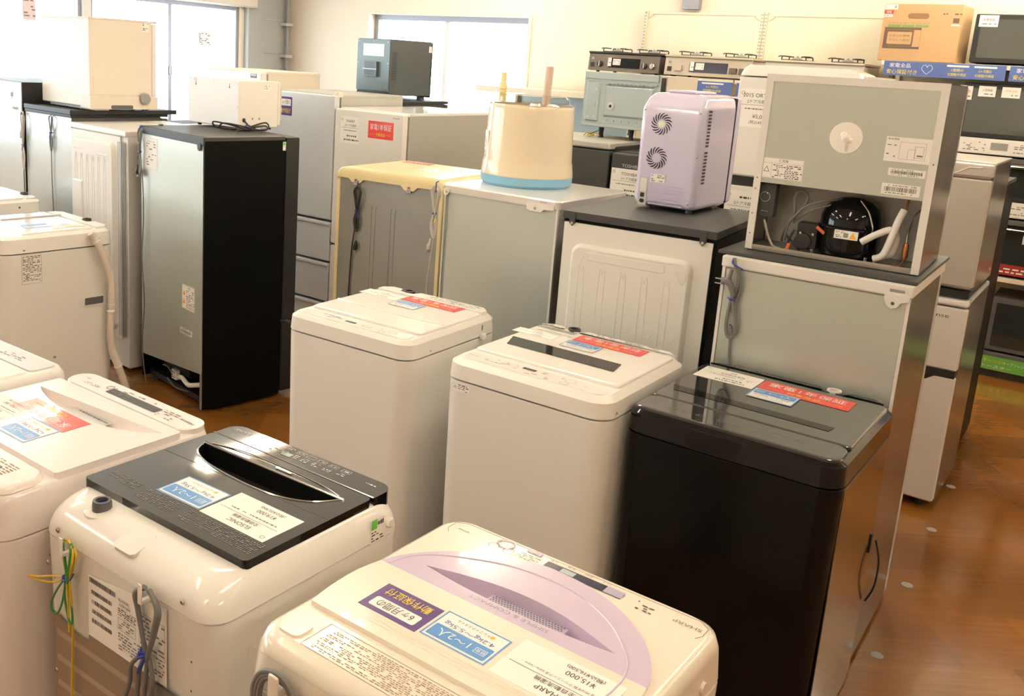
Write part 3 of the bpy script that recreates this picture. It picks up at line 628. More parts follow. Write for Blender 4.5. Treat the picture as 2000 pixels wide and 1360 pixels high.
b = M(); b.tube([(-.262, .188, h), (.250, .190, h)], .0016, CHROME, 6); b.add([(-.258, .036, h+.0004), (.247, .052, h+.0004), (.247, .0535, h+.0004), (-.258, .0375, h+.0004)], [(0, 1, 2, 3)], CHAR); b.build('lid_trim', lid)
b = M(); pts = [(-.262, .192), (.250, .192)]+[(.250-.035+.035*math.cos(R(a)), .262-.035+.035*math.sin(R(a))) for a in range(0, 91, 15)]+[(-.262+.035-.035*math.sin(R(a)), .262-.035+.035*math.cos(R(a))) for a in range(0, 91, 15)]
b.poly(pts, .836, h-.001, BLACKT, mside=BLACKG); b.T = FR('topr', 0, .225, h-.001)
for k, x in enumerate((.057, .019, -.013, -.046, -.084, -.122)): b.frame(x, -.020, .026, .013, .0012, LGREY, .0008); b.fine(x-.009, x+.009, -.024, -.016, 1, LGREY, .9, .0008, k); b.fine(x-.011, x+.011, -.008, .012, 3, LGREY, .7, .0008, k+9)
b.text('ELSONIC', .215, -.012, .011, LGREY, .055, .0008); b.fine(.195, .235, .0, .008, 1, LGREY, .6, .0008, 5); b.ring(.140, -.012, .016, .0014, LGREY, .0008); b.ring(.105, -.014, .013, .0012, LGREY, .0008); b.fine(.07, .10, -.004, .018, 4, LGREY, .6, .0008, 6); b.text('~~~~~', -.205, -.010, .009, LGREY, .028, .0008); b.rrect(.042, .006, .03, .016, .003, STEELB, .0008); b.build('control_panel', t)
b = M(FR('topr', 0, -.135, h)); b.fine(-.235, -.02, -.030, .016, 9, INKD, .8, .0006, 11); b.fine(.0, .12, -.030, .016, 9, INKD, .8, .0006, 12); b.fine(.14, .24, -.030, .0, 6, INKD, .7, .0006, 13)
b.build('printed_instructions', lid)
sign_blue(t, FR('topr', -.038, -.057, h, .02), .133, .088, '1〜2人', '4.2kg〜5.5kg')
price(t, FR('topr', .127, -.045, h), .186, .114, 'ELSONIC', '全自動洗濯機', '¥19,000', '(税込¥20,900)', al=-.1, detail='~~~~~~~~~~~~~~~~~~~~~~~~')
zt = .848
b = M(); b.lathe([(.036, zt-.012), (.036, zt-.001), (.024, zt+.001), (.022, zt+.001)], GLOSSW, 24, -.142, -.208); b.lathe([(.020, zt-.004), (.020, zt+.014), (.0185, zt+.022), (.013, zt+.022), (.013, zt+.012)], DGREY, 24, -.142, -.208); b.disc(-.142, -.208, .0132, TIE, zt+.0125); b.build('water_inlet', t, label='dark inlet pipe with blue insert')
b = M(Matrix.Translation((.006, -.232, zt-.006)) @ Matrix.Rotation(R(18), 4, 'X')); b.loft([(-.004, -.033, .033, -.034, .030, .012), (.005, -.033, .033, -.034, .030, .012)], GLOSSW); b.build('inlet_cap', t)
b = M(FR('right', w/2, .218, .811)); b.lathe([(.012, -.002), (.012, .003), (.008, .006)], GLOSSW, 16); b.build('hinge_cap', t)
b = M(FR('right', w/2, .178, .810)); b.box(-.022, .022, -.028, .026, 0, .0006, PAPER); b.rect(-.011, .014, .018, .022, GREENS, .001); b.fine(.0, .02, .004, .024, 1, INK, 1, .001, 3, .002); b.fine(-.02, .02, -.026, .0, 4, INK, .8, .001, 4); b.build('sticker', t)
F = FR('front', 0, -d/2, 0)
b = M(F); yb = .02
b.poly([(-.226, .05), (-.226, .612), (-.150, .592), (-.10, .592), (-.10, .610), (.125, .612), (.125, .05)], .001, .0015, BROWN)
for k in range(8): 
    z = .575-.06*k; b.add([(-.215, z, .0022), (.11, z, .0022), (.11, z-.014, .0022), (-.215, z-.014, .0022)], [(3, 2, 1, 0)], BROWNL)
b.build('back_board', t, label='brown ribbed board closing the back')
b = M(F); b.rrect(.158, .54, .082, .13, .012, STEELD, .002); b.tube([(.118, .607, .003), (.19, .607, .003), (.199, .596, .003), (.199, .48, .003)], .0016, DGREY, 6); b.build('motor_cover', t)
b = M(F); b.poly([(-.098, .612), (-.098, .745), (.150, .775), (.150, .612)], .0005, .002, PAPER); b.build('label_sheet', t)
rd = random.Random(2); b = M(F); 
for k in range(5):
    x = -.090+(.0 if k == 0 else .006)
    while x < (-.004 if k == 0 else -.018): q = rd.uniform(.0006, .0026); b.rect(x, .735-k*.021-(.0 if k else -.004), q, .011 if k == 0 else .009, INK, .003); x += q+rd.uniform(.0006, .002)
b.text('ELSONIC', .022, .735, .006, INK, .034, .003); b.text('全自動洗濯機', .024, .725, .006, INK, .036, .003); b.fine(.002, .058, .700, .718, 4, INK, .8, .003, 5); b.frame(.030, .683, .056, .026, .0008, INKG, .003); b.fine(.004, .056, .672, .695, 4, INKG, .7, .003, 6); b.fine(.002, .145, .625, .665, 6, INKG, .75, .003, 7)
b.text('Z', .070, .722, .013, INK, None, .003); b.frame(.108, .700, .078, .075, .0008, INKG, .003); b.fine(.072, .145, .668, .735, 8, INKG, .6, .003, 9); b.build('rating_label', t)
screws(t, F, [(-.204, .803), (-.245, .715), (.195, .809), (-.222, .471)], .006)
b = M(F)
for x, z in ((-.236, .735), (-.220, .690), (.222, .70), (.222, .64)): b.disc(x, z, .0025, DGREY, .0016)
b.build('vent_hole', t)
for x, z in ((-.150, .793), (.107, .797)):
    b = M(F); b.box(x-.006, x+.006, z-.018, z+.024, .026, .030, GLOSSW, .002); b.box(x-.005, x+.005, z-.018, z-.010, -.002, .028, GLOSSW, .002); b.build('cord_hook', t)
b = M(F)
for k, (ww, cc) in enumerate(((.064, YELC), (.056, GRNC), (.040, YELC), (.050, YELC), (.034, GRNC))):
    b.tube(smooth_path(loop_path(-.149+.002*k, .806-.002*k, .722, ww, k*.5, .012+.002*k)), .0027, cc, 7)
b.tube(smooth_path([(-.154, .722, .014), (-.190, .700, .022), (-.240, .690, .03), (-.268, .689, .032), (-.235, .698, .03), (-.195, .712, .022), (-.154, .722, .014)]), .0022, YELC, 7)
b.tube(smooth_path([(-.156, .722, .014), (-.180, .690, .018), (-.202, .650, .02), (-.200, .628, .02), (-.185, .630, .018), (-.170, .660, .016), (-.156, .722, .014)]), .0022, GRNC, 7)
b.tube(smooth_path([(-.158, .722, .014), (-.160, .680, .016), (-.150, .635, .016), (-.138, .624, .016), (-.134, .640, .016), (-.142, .680, .014), (-.150, .722, .014)]), .0024, GRNC, 7)
b.tube(smooth_path([(-.146, .722, .014), (-.138, .66, .014), (-.140, .60, .012), (-.146, .50, .012), (-.150, .40, .012), (-.15, .2, .012)]), .0026, YELC, 7)
b.tube(smooth_path([(-.152, .722, .016), (-.148, .66, .016), (-.150, .60, .014)]), .0024, YELC, 7)
c = b.build('earth_wire', t, label='yellow and green earth wire')
b = M(F); b.tube([(-.163, .722, .016), (-.156, .719, .022), (-.148, .719, .022), (-.140, .724, .016)], .0035, TIE, 8); b.tube([(-.163, .722, .016), (-.156, .726, .006), (-.146, .728, .006), (-.140, .724, .016)], .003, TIE, 8); b.build('cord_tie', c)
b = M(F)
for k in range(2): b.tube(smooth_path(loop_path(.110+.004*k, .806+.004*k, .672, .078-.010*k, .15+k*.2, .014+.004*k)), .0048, CORD, 9)
for k, (x1, x2) in enumerate(((.060, .035), (.085, .075), (.125, .135), (.105, .10))): b.tube(smooth_path([(.104+.003*k, .674, .014), (x1+.006, .63, .018), (x1, .59, .018), (x2, .52, .016), (x2+.004, .45, .016)]), .0046, CORD, 9)
b.lathe([(.008, 0), (.008, .05)], BLACKP, 10, 0, 0) if False else None
c = b.build('power_cord', t)
b = M(F); b.tube(smooth_path([(.094, .674, .018), (.104, .668, .030), (.114, .672, .022), (.108, .65, .030), (.102, .635, .030)]), .003, TIE, 7); b.tube([(.092, .675, .014), (.104, .677, .027), (.116, .673, .014)], .0035, TIE, 7); b.build('cord_tie', c)
b = M(F); b.tube([(.118, .53, .02), (.120, .50, .02), (.122, .45, .018)], [.007, .009, .010], BLACKP, 10); b.build('plug', c); feet(t, w, d)

# SH cream with lilac arc
w, d, h = .5764, .5603, .9042
t = thing('washing_machine', 'nearest cream washing machine with lilac arched handle, purple and blue cards on its lid', 'washing machine', .1479, 1.3676, 37.8)
SHC = mat('cream_white_plastic', (.83, .76, .66), .2, coat=.25)
b = M(); zs = .82
b.loft([(.02, -w/2+.01, w/2-.01, -d/2+.01, d/2-.01, .05), (zs-.004, -w/2, w/2, -d/2, d/2, .05), (zs, -w/2+.004, w/2-.004, -d/2+.004, d/2-.004, .05)], SHC); b.build('cabinet', t, 50)
b = M(); b.loft([(zs, -w/2+.004, w/2-.004, -d/2+.004, d/2-.004, .05), (zs+.003, -w/2, w/2, -d/2, d/2, .05), (h-.028, -w/2+.004, w/2-.004, -d/2+.006, d/2-.004, .05), (h-.008, -w/2+.010, w/2-.010, -d/2+.016, d/2-.010, .048), (h, -w/2+.024, w/2-.024, -d/2+.034, d/2-.022, .045)], SHC, caps=(True, False)); b.poly(rr(-w/2+.024, w/2-.024, -d/2+.034, d/2-.022, .045), h, h, SHC, [[(-.20, .035), (.20, .035), (.20, .115), (-.20, .115)]]); b.build('top_frame', t, 50)
arc = [(-.258, -.158), (-.266, -.10), (-.268, -.04), (-.259, .016), (-.240, .066), (-.208, .110), (-.166, .150), (-.100, .190), (-.039, .208), (.0, .210), (.061, .203), (.135, .175), (.199, .125), (.240, .068), (.256, .018), (.262, -.05), (.262, -.11), (.256, -.158)]
arc = [(p[0], p[1]) for p in smooth_path([(x, y, 0) for x, y in arc], 5)]
hole = lens(-.190, .185, .060, .060, [(-.190, .060), (-.10, .052), (0, .050), (.09, .052), (.185, .060)])
top = [(-.155, .074), (-.09, .090), (0, .100), (.08, .094), (.15, .075)]
hole = [(x, y) for x, y, _ in smooth_path([(-.190, .060, 0), (-.10, .050, 0), (0, .048, 0), (.10, .050, 0), (.185, .060, 0)], 6)]+[(x, y) for x, y, _ in reversed(smooth_path([(-.190, .060, 0), (-.12, .082, 0), (-.05, .097, 0), (.02, .100, 0), (.09, .090, 0), (.185, .060, 0)], 6))][1:-1]
yl = .018
lo = [p for p in arc if p[1] <= yl]; le = [p for p in arc[:len(arc)//2] if p[1] <= yl]; ri = [p for p in arc[len(arc)//2:] if p[1] <= yl]; up = [p for p in arc if p[1] > yl]
zt = h+.008
b = M(); b.poly(le+[(le[-1][0]+.0, yl), (ri[0][0], yl)]+ri, h-.002, zt, SHC)
b.poly(([(le[-1][0], yl)]+up+[(ri[0][0], yl)]), h-.002, zt, LILAC, [hole]); bowl(b, hole, zt, .030, LILAC, (.9, .8, .6)); lid = b.build('lid', t)
b = M(); b.tube([(x, y, zt) for x, y, _ in smooth_path([(-.242, .020, 0), (-.232, .060, 0), (-.205, .095, 0), (-.157, .128, 0), (-.09, .160, 0), (-.033, .172, 0), (.03, .172, 0), (.085, .158, 0), (.149, .121, 0), (.202, .062, 0), (.219, .020, 0), (.222, -.02, 0), (.220, -.05, 0)], 6)], .0020, LILAC, 6)
b.T = FR('topr', .015, .070, zt-.012); b.rrect(0, 0, .150, .026, .002, LILACD, 0)
for i in range(24):
    for j in range(5): b.rect(-.068+i*.0058+(.0029 if j % 2 else 0), -.010+j*.0050, .0032, .0026, DGREY, .0006)
b.T = FR('topr', 0, .036, zt); b.rrect(0, 0, .175, .017, .003, LILAC, .0004); b.text('SIMPLE & COMPACT', 0, 0, .009, MGREY, .155, .0008); b.build('handle', lid, label='lilac arched handle with dark mesh')
for row in range(3):
    b = M(FR('topr', 0, -.118-.008*row, zt))
    for i in range(11): b.rrect(.152-i*.0275-row*.004, 0, .023, .0028, .001, BEIGE, .0005)
    b.build('vent_slot', lid)
b = M(FR('topr', 0, .222, h)); b.tube([(-.255, .022, .0), (-.262, .010, .0), (-.262, -.018, .0), (-.245, -.030, .0), (.235, -.030, .0), (.255, -.018, .0), (.255, .010, .0), (.245, .022, .0)], .0006, INKP, 5)
b.rrect(-.034, -.006, .155, .022, .002, NAVYP, .0014); b.rrect(-.003, -.006, .028, .015, .001, STEELB, .0018); b.rrect(-.095, -.006, .034, .022, .001, LILACD, .0018)
b.ring(.135, -.014, .019, .004, LILACD, .0014, sy=.85); b.text('スタート', .135, -.014, .007, INKG, None, .0016); b.ring(.150, .006, .011, .0012, INKG, .0014); b.ring(.118, .004, .011, .0012, INKG, .0014); b.fine(.055, .100, -.012, .010, 4, INKG, .7, .0014, 8)
b.rrect(.078, -.026, .030, .013, .002, LILACD, .0014); b.rrect(.078, -.025, .010, .004, .001, INKW, .0018); b.text('SHARP', -.231, -.002, .009, INKG, .050, .0014)
for k, s in enumerate(('水量', '洗濯', '予約', 'コース')): b.text(s, .035-k*.036, -.025, .007, INKG, .017, .0014)
b.fine(-.172, -.140, -.016, .014, 4, INK, .7, .0014, 3, .006); b.text('~~~~~~~', .225, .0, .006, INKG, None, .0014); b.build('control_panel', t)
b = M(FR('topr', 0, -.210, h)); b.frame(.03, .0, .33, .070, .001, INKP, .0006); b.fine(-.12, .18, -.03, .03, 15, INKP, .8, .0006, 5); b.rect(-.175, .022, .07, .007, MGREY, .0006); b.fine(-.24, -.145, -.03, .014, 11, INKP, .7, .0006, 6); b.build('printed_instructions', t)
b = M(); b.loft([(h-.002, -.250, -.205, -.242, -.200, .012), (h+.004, -.250, -.205, -.242, -.200, .012)], SHC); b.build('inlet_cap', t)
F2 = FR('topr', 0, 0, zt)
sign_purple(t, FR('topr', -.138, -.071, zt, 0), .119, .079); sign_blue(t, FR('topr', -.011, -.066, zt), .123, .080, '1〜2人', '4.2kg〜5.5kg')
price(t, FR('topr', .149, -.056, zt), .175, .106, 'SHARP', '全自動洗濯機', '¥15,000', '(税込¥16,500)', '5.5kg 2016年製 クリーニング済 50Hz／60Hz', al=-.15)
b = M(FR('right', w/2, -.10, .80)); b.box(.16, .205, -.045, .055, 0, .0006, PAPER); b.fine(.163, .202, -.04, .05, 7, INKG, .8, .001, 3); b.build('rating_label', t)
b = M(FR('right', w/2, .17, .845)); b.lathe([(.012, -.002), (.010, .003)], SHC, 14); b.build('hinge_cap', t)
F = FR('front', 0, -d/2, 0)
b = M(F); b.box(-.200, -.178, .840, .882, .02, .027, SHC, .004); b.box(-.196, -.182, .842, .856, -.003, .022, SHC, .003); b.build('cord_hook', t)
b = M(F)
for k in range(3): b.tube(smooth_path([(-.225-.004*k, .70, .012), (-.243+.005*k, .79, .012), (-.243+.007*k, .835, .013), (-.222+.003*k, .868-.004*k, .013), (-.186, .876-.004*k, .012), (-.158-.003*k, .855, .012), (-.147-.006*k, .80, .012), (-.150-.005*k, .70, .012)]), .0048, CORD, 8)
b.build('power_cord', t)
b = M(F); b.frame(-.02, .862, .50, .045, .001, BEIGE, .0006); b.build('panel_line', t); feet(t, w, d)
# ------------------------------------------------------------------ refrigerators and small appliances
def cab(t, w, d, h, m, z0=.02, r=.006, name='cabinet', inset=0):
    b = M(); b.box(-w/2, w/2, -d/2+inset, d/2, z0, h, m, r); return b.build(name, t)
def relief(par, F, x0, x1, z0, z1, m, hgt=.012, r=.03, name='embossed_panel', slope=.012):
    b = M(F); b.loft([(0, x0, x1, z0, z1, r+slope), (hgt*.3, x0+slope*.3, x1-slope*.3, z0+slope*.3, z1-slope*.3, r+slope*.7), (hgt*.9, x0+slope*.9, x1-slope*.9, z0+slope*.9, z1-slope*.9, r), (hgt, x0+slope*1.2, x1-slope*1.2, z0+slope*1.2, z1-slope*1.2, r)], m, 6, (False, True)); return b
def rib(b, x0, x1, z0, z1, m, hgt, base, r=None):
    r = r or min(x1-x0, z1-z0)/2; b.loft([(base, x0, x1, z0, z1, r), (base+hgt, x0+hgt, x1-hgt, z0+hgt, z1-hgt, max(.001, r-hgt))], m, 5, (False, True)); return b

# S: tall white/silver fridge back, right
w, d, h = .549, .567, 1.2372
t = thing('refrigerator', 'refrigerator seen from behind with silver side and white top edge, under the mini fridge', 'refrigerator', 1.3398, 3.0332, 36)
b = M(); b.box(-w/2+.004, w/2, -d/2+.006, d/2-.05, .02, h-.035, SILVER, .003); b.build('cabinet', t)
b = M(); b.box(-w/2+.012, w/2-.010, -d/2+.001, -d/2+.006, .16, h-.04, STEEL); b.build('back_panel', t)
b = M(); b.box(-w/2, -w/2+.010, -d/2-.001, -d/2+.006, .02, h-.035, WHITE2); b.box(w/2-.009, w/2, -d/2-.001, -d/2+.006, .02, h-.035, WHITE2); b.build('edge_trim', t)
b = M(); b.box(-w/2-.004, w/2+.004, -d/2-.004, d/2, h-.036, h, WHITE2, .004); b.T = FR('front', 0, -d/2-.004, 0)
b.poly([(.205, h-.03), (.205, h-.045), (.215, h-.065), (.228, h-.073), (.243, h-.066), (.250, h-.052), (.272, h-.045), (.272, h-.03)], -.002, .002, WHITE2, mside=WHITE2); b.disc(.230, h-.056, .005, DGREY, .0026); b.rect(.237, h-.018, .04, .008, MGREY, .001); b.build('top_cover', t)
b = M(); b.box(-w/2, w/2, d/2-.046, d/2, .03, h-.04, SILVDOOR, .006); b.build('door', t); feet(t, w, d)
F = FR('front', 0, -d/2, 0)
b = M(F); b.tube(smooth_path([(-.236, 1.235, .012), (-.228, 1.215, .022), (-.215, 1.19, .022), (-.214, 1.15, .018), (-.228, 1.11, .016), (-.236, 1.03, .014), (-.228, .985, .014), (-.212, .982, .014), (-.205, 1.01, .016), (-.214, 1.06, .018), (-.228, 1.12, .02), (-.240, 1.17, .024), (-.236, 1.20, .024)]), .0055, CORD, 8)
b.tube(smooth_path([(-.212, 1.19, .018), (-.204, 1.14, .016), (-.214, 1.09, .016), (-.203, 1.03, .015), (-.200, 1.0, .014), (-.212, .99, .014), (-.222, 1.02, .013), (-.218, .98, .012), (-.214, .92, .010), (-.208, .883, .008)]), .0045, CORD, 8)
b.tube(smooth_path([(-.220, 1.20, .014), (-.210, 1.17, .012), (-.218, 1.12, .012), (-.222, 1.06, .011)]), .0055, CORD, 8); c = b.build('power_cord', t)
b = M(F); b.tube([(-.222, 1.115, .024), (-.232, 1.15, .028), (-.246, 1.163, .028), (-.262, 1.160, .028)], [.006, .010, .013, .012], CORD, 10); b.box(-.282, -.262, 1.150, 1.153, .022, .034, BRASS); b.box(-.282, -.262, 1.165, 1.168, .022, .034, BRASS); b.build('plug', c)
b = M(F); b.tube([(-.240, 1.108, .018), (-.228, 1.104, .030), (-.212, 1.108, .022)], .0025, TIE, 6); b.build('cord_tie', c); b = M(F); b.tube(smooth_path([(-.24, 1.235, .01), (-.235, 1.222, .03), (-.22, 1.215, .032), (-.20, 1.208, .03)]), .0025, TIE, 6); b.build('cord_tie', c)
# board on S
b = M(); b.box(-.303, .282, -.262, .315, 0, .012, CHAR, .003); o = b.build('black_board'); place(o, 1.3398, 3.0332, 36, h); tag(o, 'thin black board between the white topped refrigerator and the mini fridge', 'board')
# M: mini fridge seen from behind, compressor open
w, d, h = .5126, .4228, .5606
t = thing('mini_refrigerator', 'mini fridge turned backwards showing compressor, white foam pipes and round vent patch', 'mini fridge', 1.3682, 3.0609, 35.2, 1.2493)
f = -d/2
b = M(); b.box(-w/2, w/2, f+.20, d/2-.05, .004, h, SILVER, .003); b.box(-w/2+.003, w/2-.003, f+.006, f+.20, .225, h-.002, STEEL)
b.box(-w/2, -w/2+.004, f+.002, f+.20, .004, h, SILVER); b.box(w/2-.004, w/2, f+.002, f+.20, .004, h, SILVER); b.box(-w/2, w/2, f+.002, f+.2, h-.004, h, SILVER); b.build('cabinet', t)
b = M(); b.box(-w/2, -w/2+.022, f-.001, f+.006, .004, h, WHITE2); b.box(w/2-.022, w/2, f-.001, f+.006, .004, h, WHITE2); b.box(-w/2+.022, w/2-.022, f-.001, f+.006, h-.022, h, WHITE2)
b.T = FR('front', 0, f, 0)
for x, z in ((-.247, .20), (-.247, .12), (-.246, .055), (-.246, .235), (.246, .33)): b.disc(x, z, .0022, DGREY, .0016)
b.build('back_frame', t)
b = M(); b.box(-w/2+.022, w/2-.022, f+.001, f+.006, .222, h-.022, STEEL); b.build('back_panel', t)
F = FR('front', 0, f-.001, 0)
b = M(FR('front', 0, f+.001, 0)); b.lathe([(.047, 0), (.047, .0012), (.046, .0016)], PIPE, 36, 0, .384); b.T = FR('front', .002, f+.001, .382)
FO = mat('cream_foam', (.90, .86, .80), .6)
b.v = []; b.f = []; b.mi = []; b.ms = []
b.T = FR('front', 0, f+.001, .384); b.lathe([(.047, 0), (.047, .0012), (.0465, .0016)], FO, 36)
rd = random.Random(4)
for k in range(9): a = k*.7; b.lathe([(.006+.006*rd.random(), .001), (.006, .006), (.002, .008)], FO, 10, .016*math.cos(a)*rd.random(), .010*math.sin(a))
b.lathe([(.014, .001), (.011, .008), (.004, .011)], FO, 14); b.tube([(0, -.005, .006), (.003, -.040, .004)], .003, GLOSSW, 8); b.build('drain_patch', t, label='round cream plastic patch')
def lab(n, cx, cz, ww, hh, fn): pass
b = M(FR('front', -.172, f+.001, .270)); b.box(-.063, .063, -.033, .033, 0, .0006, PAPER); b.frame(0, 0, .124, .064, .0008, INKG, .001); b.text('⚠危険', 0, .024, .010, INK, .03, .001); b.rect(0, .016, .124, .0006, INKG, .001); b.rect(-.034, -.005, .0006, .04, INKG, .001)
b.add([(-.058, -.012, .001), (-.040, -.012, .001), (-.049, .006, .001)], [(0, 1, 2)], INK); b.add([(-.0555, -.0105, .0012), (-.0425, -.0105, .0012), (-.049, .003, .0012)], [(0, 1, 2)], PAPER); b.fine(-.030, .058, -.030, .013, 8, INK, .75, .001, 7); b.build('warning_label', t)
b = M(FR('front', .174, f+.001, .360)); b.box(-.062, .066, -.032, .040, 0, .0006, PAPER); b.text('製品情報', -.042, .034, .006, INK, .03, .001); b.fine(-.058, -.035, -.02, .026, 7, INKG, .5, .001, 3); b.frame(.012, .002, .07, .05, .0006, INKG, .001); b.frame(.03, .0, .024, .034, .0008, INKG, .001); b.frame(.010, -.008, .02, .03, .0006, INKG, .001); b.fine(.02, .04, -.015, .015, 3, INKG, .7, .001, 5); b.build('rating_label', t)
spec_label(t, FR('front', .180, f+.001, .298), .100, .022, 3, name='barcode_label'); spec_label(t, FR('front', .171, f+.001, .247), .104, .032, 8, name='barcode_label')
# compartment
b = M(); b.box(-w/2+.004, w/2-.004, f+.004, f+.20, .002, .008, STEELD); b.box(-w/2+.02, w/2-.02, f+.002, f+.006, .004, .012, BRASS); b.build('compressor_tray', t)
b = M(); b.box(-w/2+.006, w/2-.006, f+.190, f+.199, .010, .222, mat('stained_liner_steel', (.62, .62, .58), .4, metal=.2, noise=.45, nscale=9)); b.box(-w/2+.024, w/2-.024, f+.001, f+.004, .012, .020, BRASS); b.build('liner_panel', t)
b = M(FR('front', -.215, f+.02, .165)); b.box(-.035, .028, -.055, .055, -.04, 0, CHAR, .003); b.ring(-.004, .010, .016, .0012, LGREY, .0006, 20); b.disc(.002, .022, .0022, INKW, .0008); b.fine(-.012, .008, -.038, -.034, 1, LGREY, 1, .0006, 2); b.build('thermostat_box', t)
b = M(Matrix.Translation((.030, f+.112, .008)))
prof = [(.040, 0), (.066, .012), (.070, .03), (.071, .095), (.074, .098), (.074, .104), (.070, .107), (.069, .135), (.061, .165), (.045, .186), (.022, .196), (.003, .198)]
b.lathe([(r*1.30, z*.96) for r, z in prof], BLACKG, 36); cp = b.build('compressor', t, 50)
b = M(FR('front', .040, f+.010, .090)); b.box(-.034, .034, -.013, .013, -.006, .0006, PAPER); b.rrect(0, -.001, .014, .014, .001, MGREY, .001); b.add([(.010, -.010, .001), (.030, -.010, .001), (.020, .010, .001)], [(0, 1, 2)], ORNG); b.fine(-.030, .0, .004, .011, 2, INK, .8, .001, 3); b.fine(-.030, -.012, -.010, .0, 2, INK, .7, .001, 4); b.build('compressor_label', cp)
b = M(Matrix.Translation((0, 0, 0))); b.tube(smooth_path([(.060, f+.05, .196), (.090, f+.035, .165), (.108, f+.03, .12), (.104, f+.04, .09)]), .0022, CHROME, 6); b.build('wire_clip', cp)
b = M(); b.box(-.115, -.052, f+.05, f+.10, .02, .105, BLACKP, .006); b.lathe([(.026, 0), (.026, .02)], BLACKP, 20) if False else None
b.T = FR('front', -.092, f+.048, .045); b.lathe([(.028, -.01), (.026, .006), (.020, .010)], BLACKP, 20); b.lathe([(.004, 0), (.004, .012)], BRASS, 8, -.008, .028); b.lathe([(.004, 0), (.004, .012)], BRASS, 8, .030, .028); b.build('relay_cover', t)
b = M()
b.tube(smooth_path([(-.17, f+.10, .03), (-.15, f+.06, .08), (-.13, f+.05, .13), (-.135, f+.05, .185), (-.115, f+.05, .205), (-.095, f+.05, .185), (-.11, f+.045, .145), (-.14, f+.04, .10), (-.15, f+.05, .04)]), .0045, CORD, 8)
b.tube(smooth_path([(-.13, f+.05, .11), (-.10, f+.04, .155), (-.05, f+.05, .178), (.0, f+.08, .19)]), .0035, CORD, 8); b.tube(smooth_path([(-.13, f+.055, .10), (-.09, f+.05, .14), (-.04, f+.06, .165), (.01, f+.09, .175)]), .004, CORD, 8)
b.tube(smooth_path([(-.215, f+.03, .10), (-.20, f+.04, .05), (-.18, f+.04, .018), (-.16, f+.05, .012)]), .004, CORDL, 8); b.tube(smooth_path([(-.15, f+.05, .06), (-.11, f+.04, .03), (-.10, f+.05, .015)]), .0035, CORDB, 8); b.tube(smooth_path([(-.14, f+.04, .012), (-.13, f+.035, .05), (-.12, f+.04, .08)]), .0035, CORDB, 8); b.build('wiring', t)
b = M(); b.tube([(-.055, f+.045, .098), (-.030, f+.045, .080)], .0055, ORANGE, 8); b.tube([(-.135, f+.03, .012), (-.128, f+.03, .035)], .0055, ORANGE, 8); b.build('wire_connector', t, label='orange wire connector')
b = M(); b.tube(smooth_path([(.085, f+.015, .075), (.125, f+.018, .105), (.160, f+.03, .122), (.175, f+.05, .10), (.170, f+.05, .05), (.140, f+.05, .035)]), .0105, FOAM, 12)
b.tube(smooth_path([(.125, f+.03, .028), (.150, f+.022, .045), (.165, f+.022, .10), (.175, f+.028, .150), (.185, f+.04, .185)]), .0105, FOAM, 12); b.build('pipe_insulation', t, label='white foam pipe sleeves')
b = M(); b.tube(smooth_path([(.186, f+.042, .186), (.190, f+.05, .205), (.188, f+.06, .222)]), .0035, COPPER, 8); b.tube(smooth_path([(.250-.012, f+.10, .200), (.215, f+.07, .175), (.205, f+.05, .12), (.205, f+.045, .085)]), .0025, CHROME, 8)
b.tube([(.205, f+.045, .088), (.205, f+.045, .080), (.205, f+.045, .045), (.205, f+.045, .035)], [.003, .0085, .0085, .003], COPPER, 10); b.tube(smooth_path([(.205, f+.045, .035), (.19, f+.04, .015), (.15, f+.06, .03)]), .0018, COPPER, 6); b.build('copper_pipe', t)
for x in (.10, .127, -.06): b = M(); b.lathe([(.009, .008), (.009, .014), (.005, .014), (.005, .026)], BRASS, 10, x, f+.04); b.build('mounting_bolt', t)
b = M(); b.box(-w/2+.002, w/2-.002, d/2-.046, d/2, .01, h-.003, GLOSSW, .008); b.build('door', t)

# E: black topped fridge with embossed white back
w, d, h = .5505, .6003, 1.2946
t = thing('refrigerator', 'refrigerator with black top and embossed white back panel, under the lavender cooler', 'refrigerator', .8778, 3.4539, 32.7)
b = M(); b.box(-w/2, w/2, -d/2+.012, d/2-.05, .02, h-.03, BLACK, .004); b.build('cabinet', t)
b = M(); b.box(-w/2-.002, w/2+.002, -d/2, d/2, h-.028, h, CHAR, .003); b.T = FR('front', 0, -d/2, 0)
for x in (-.238, .232):
    b.poly([(x-.012, h-.004), (x-.010, h-.042), (x, h-.052), (x+.010, h-.042), (x+.012, h-.004)], -.012, .003, CHAR); b.disc(x, h-.042, .005, BRASS, .004)
b.build('top_cover', t)
EPM = mat('white_embossed_sheet', (.74, .73, .69), .34, noise=.01)
b = M(); b.box(-w/2+.006, w/2-.010, -d/2+.004, -d/2+.012, .06, h-.04, EPM); F = FR('front', 0, -d/2+.004, 0); b.T = F
e = relief(t, F, -.232, .212, .20, 1.185, EPM, .018, .03); bb = e
rib(bb, -.165, .120, 1.130, 1.160, EPM, .003, .018, .008); rib(bb, -.13, .145, 1.165, 1.172, EPM, .002, .018, .003)
for k in range(5): 
    x = -.180+k*.078; bb.tube(smooth_path([(x-.011, .50, .018), (x-.011, 1.06, .018), (x, 1.085, .018), (x+.011, 1.06, .018), (x+.011, .50, .018)], 4), .0013, EPM, 6)
for x in (-.10, .0, .085, .165): bb.tube(smooth_path([(x-.014, .915, .018), (x-.010, .905, .018), (x, .900, .018), (x+.010, .905, .018), (x+.014, .915, .018)], 4), .0018, GLOSSW, 6)
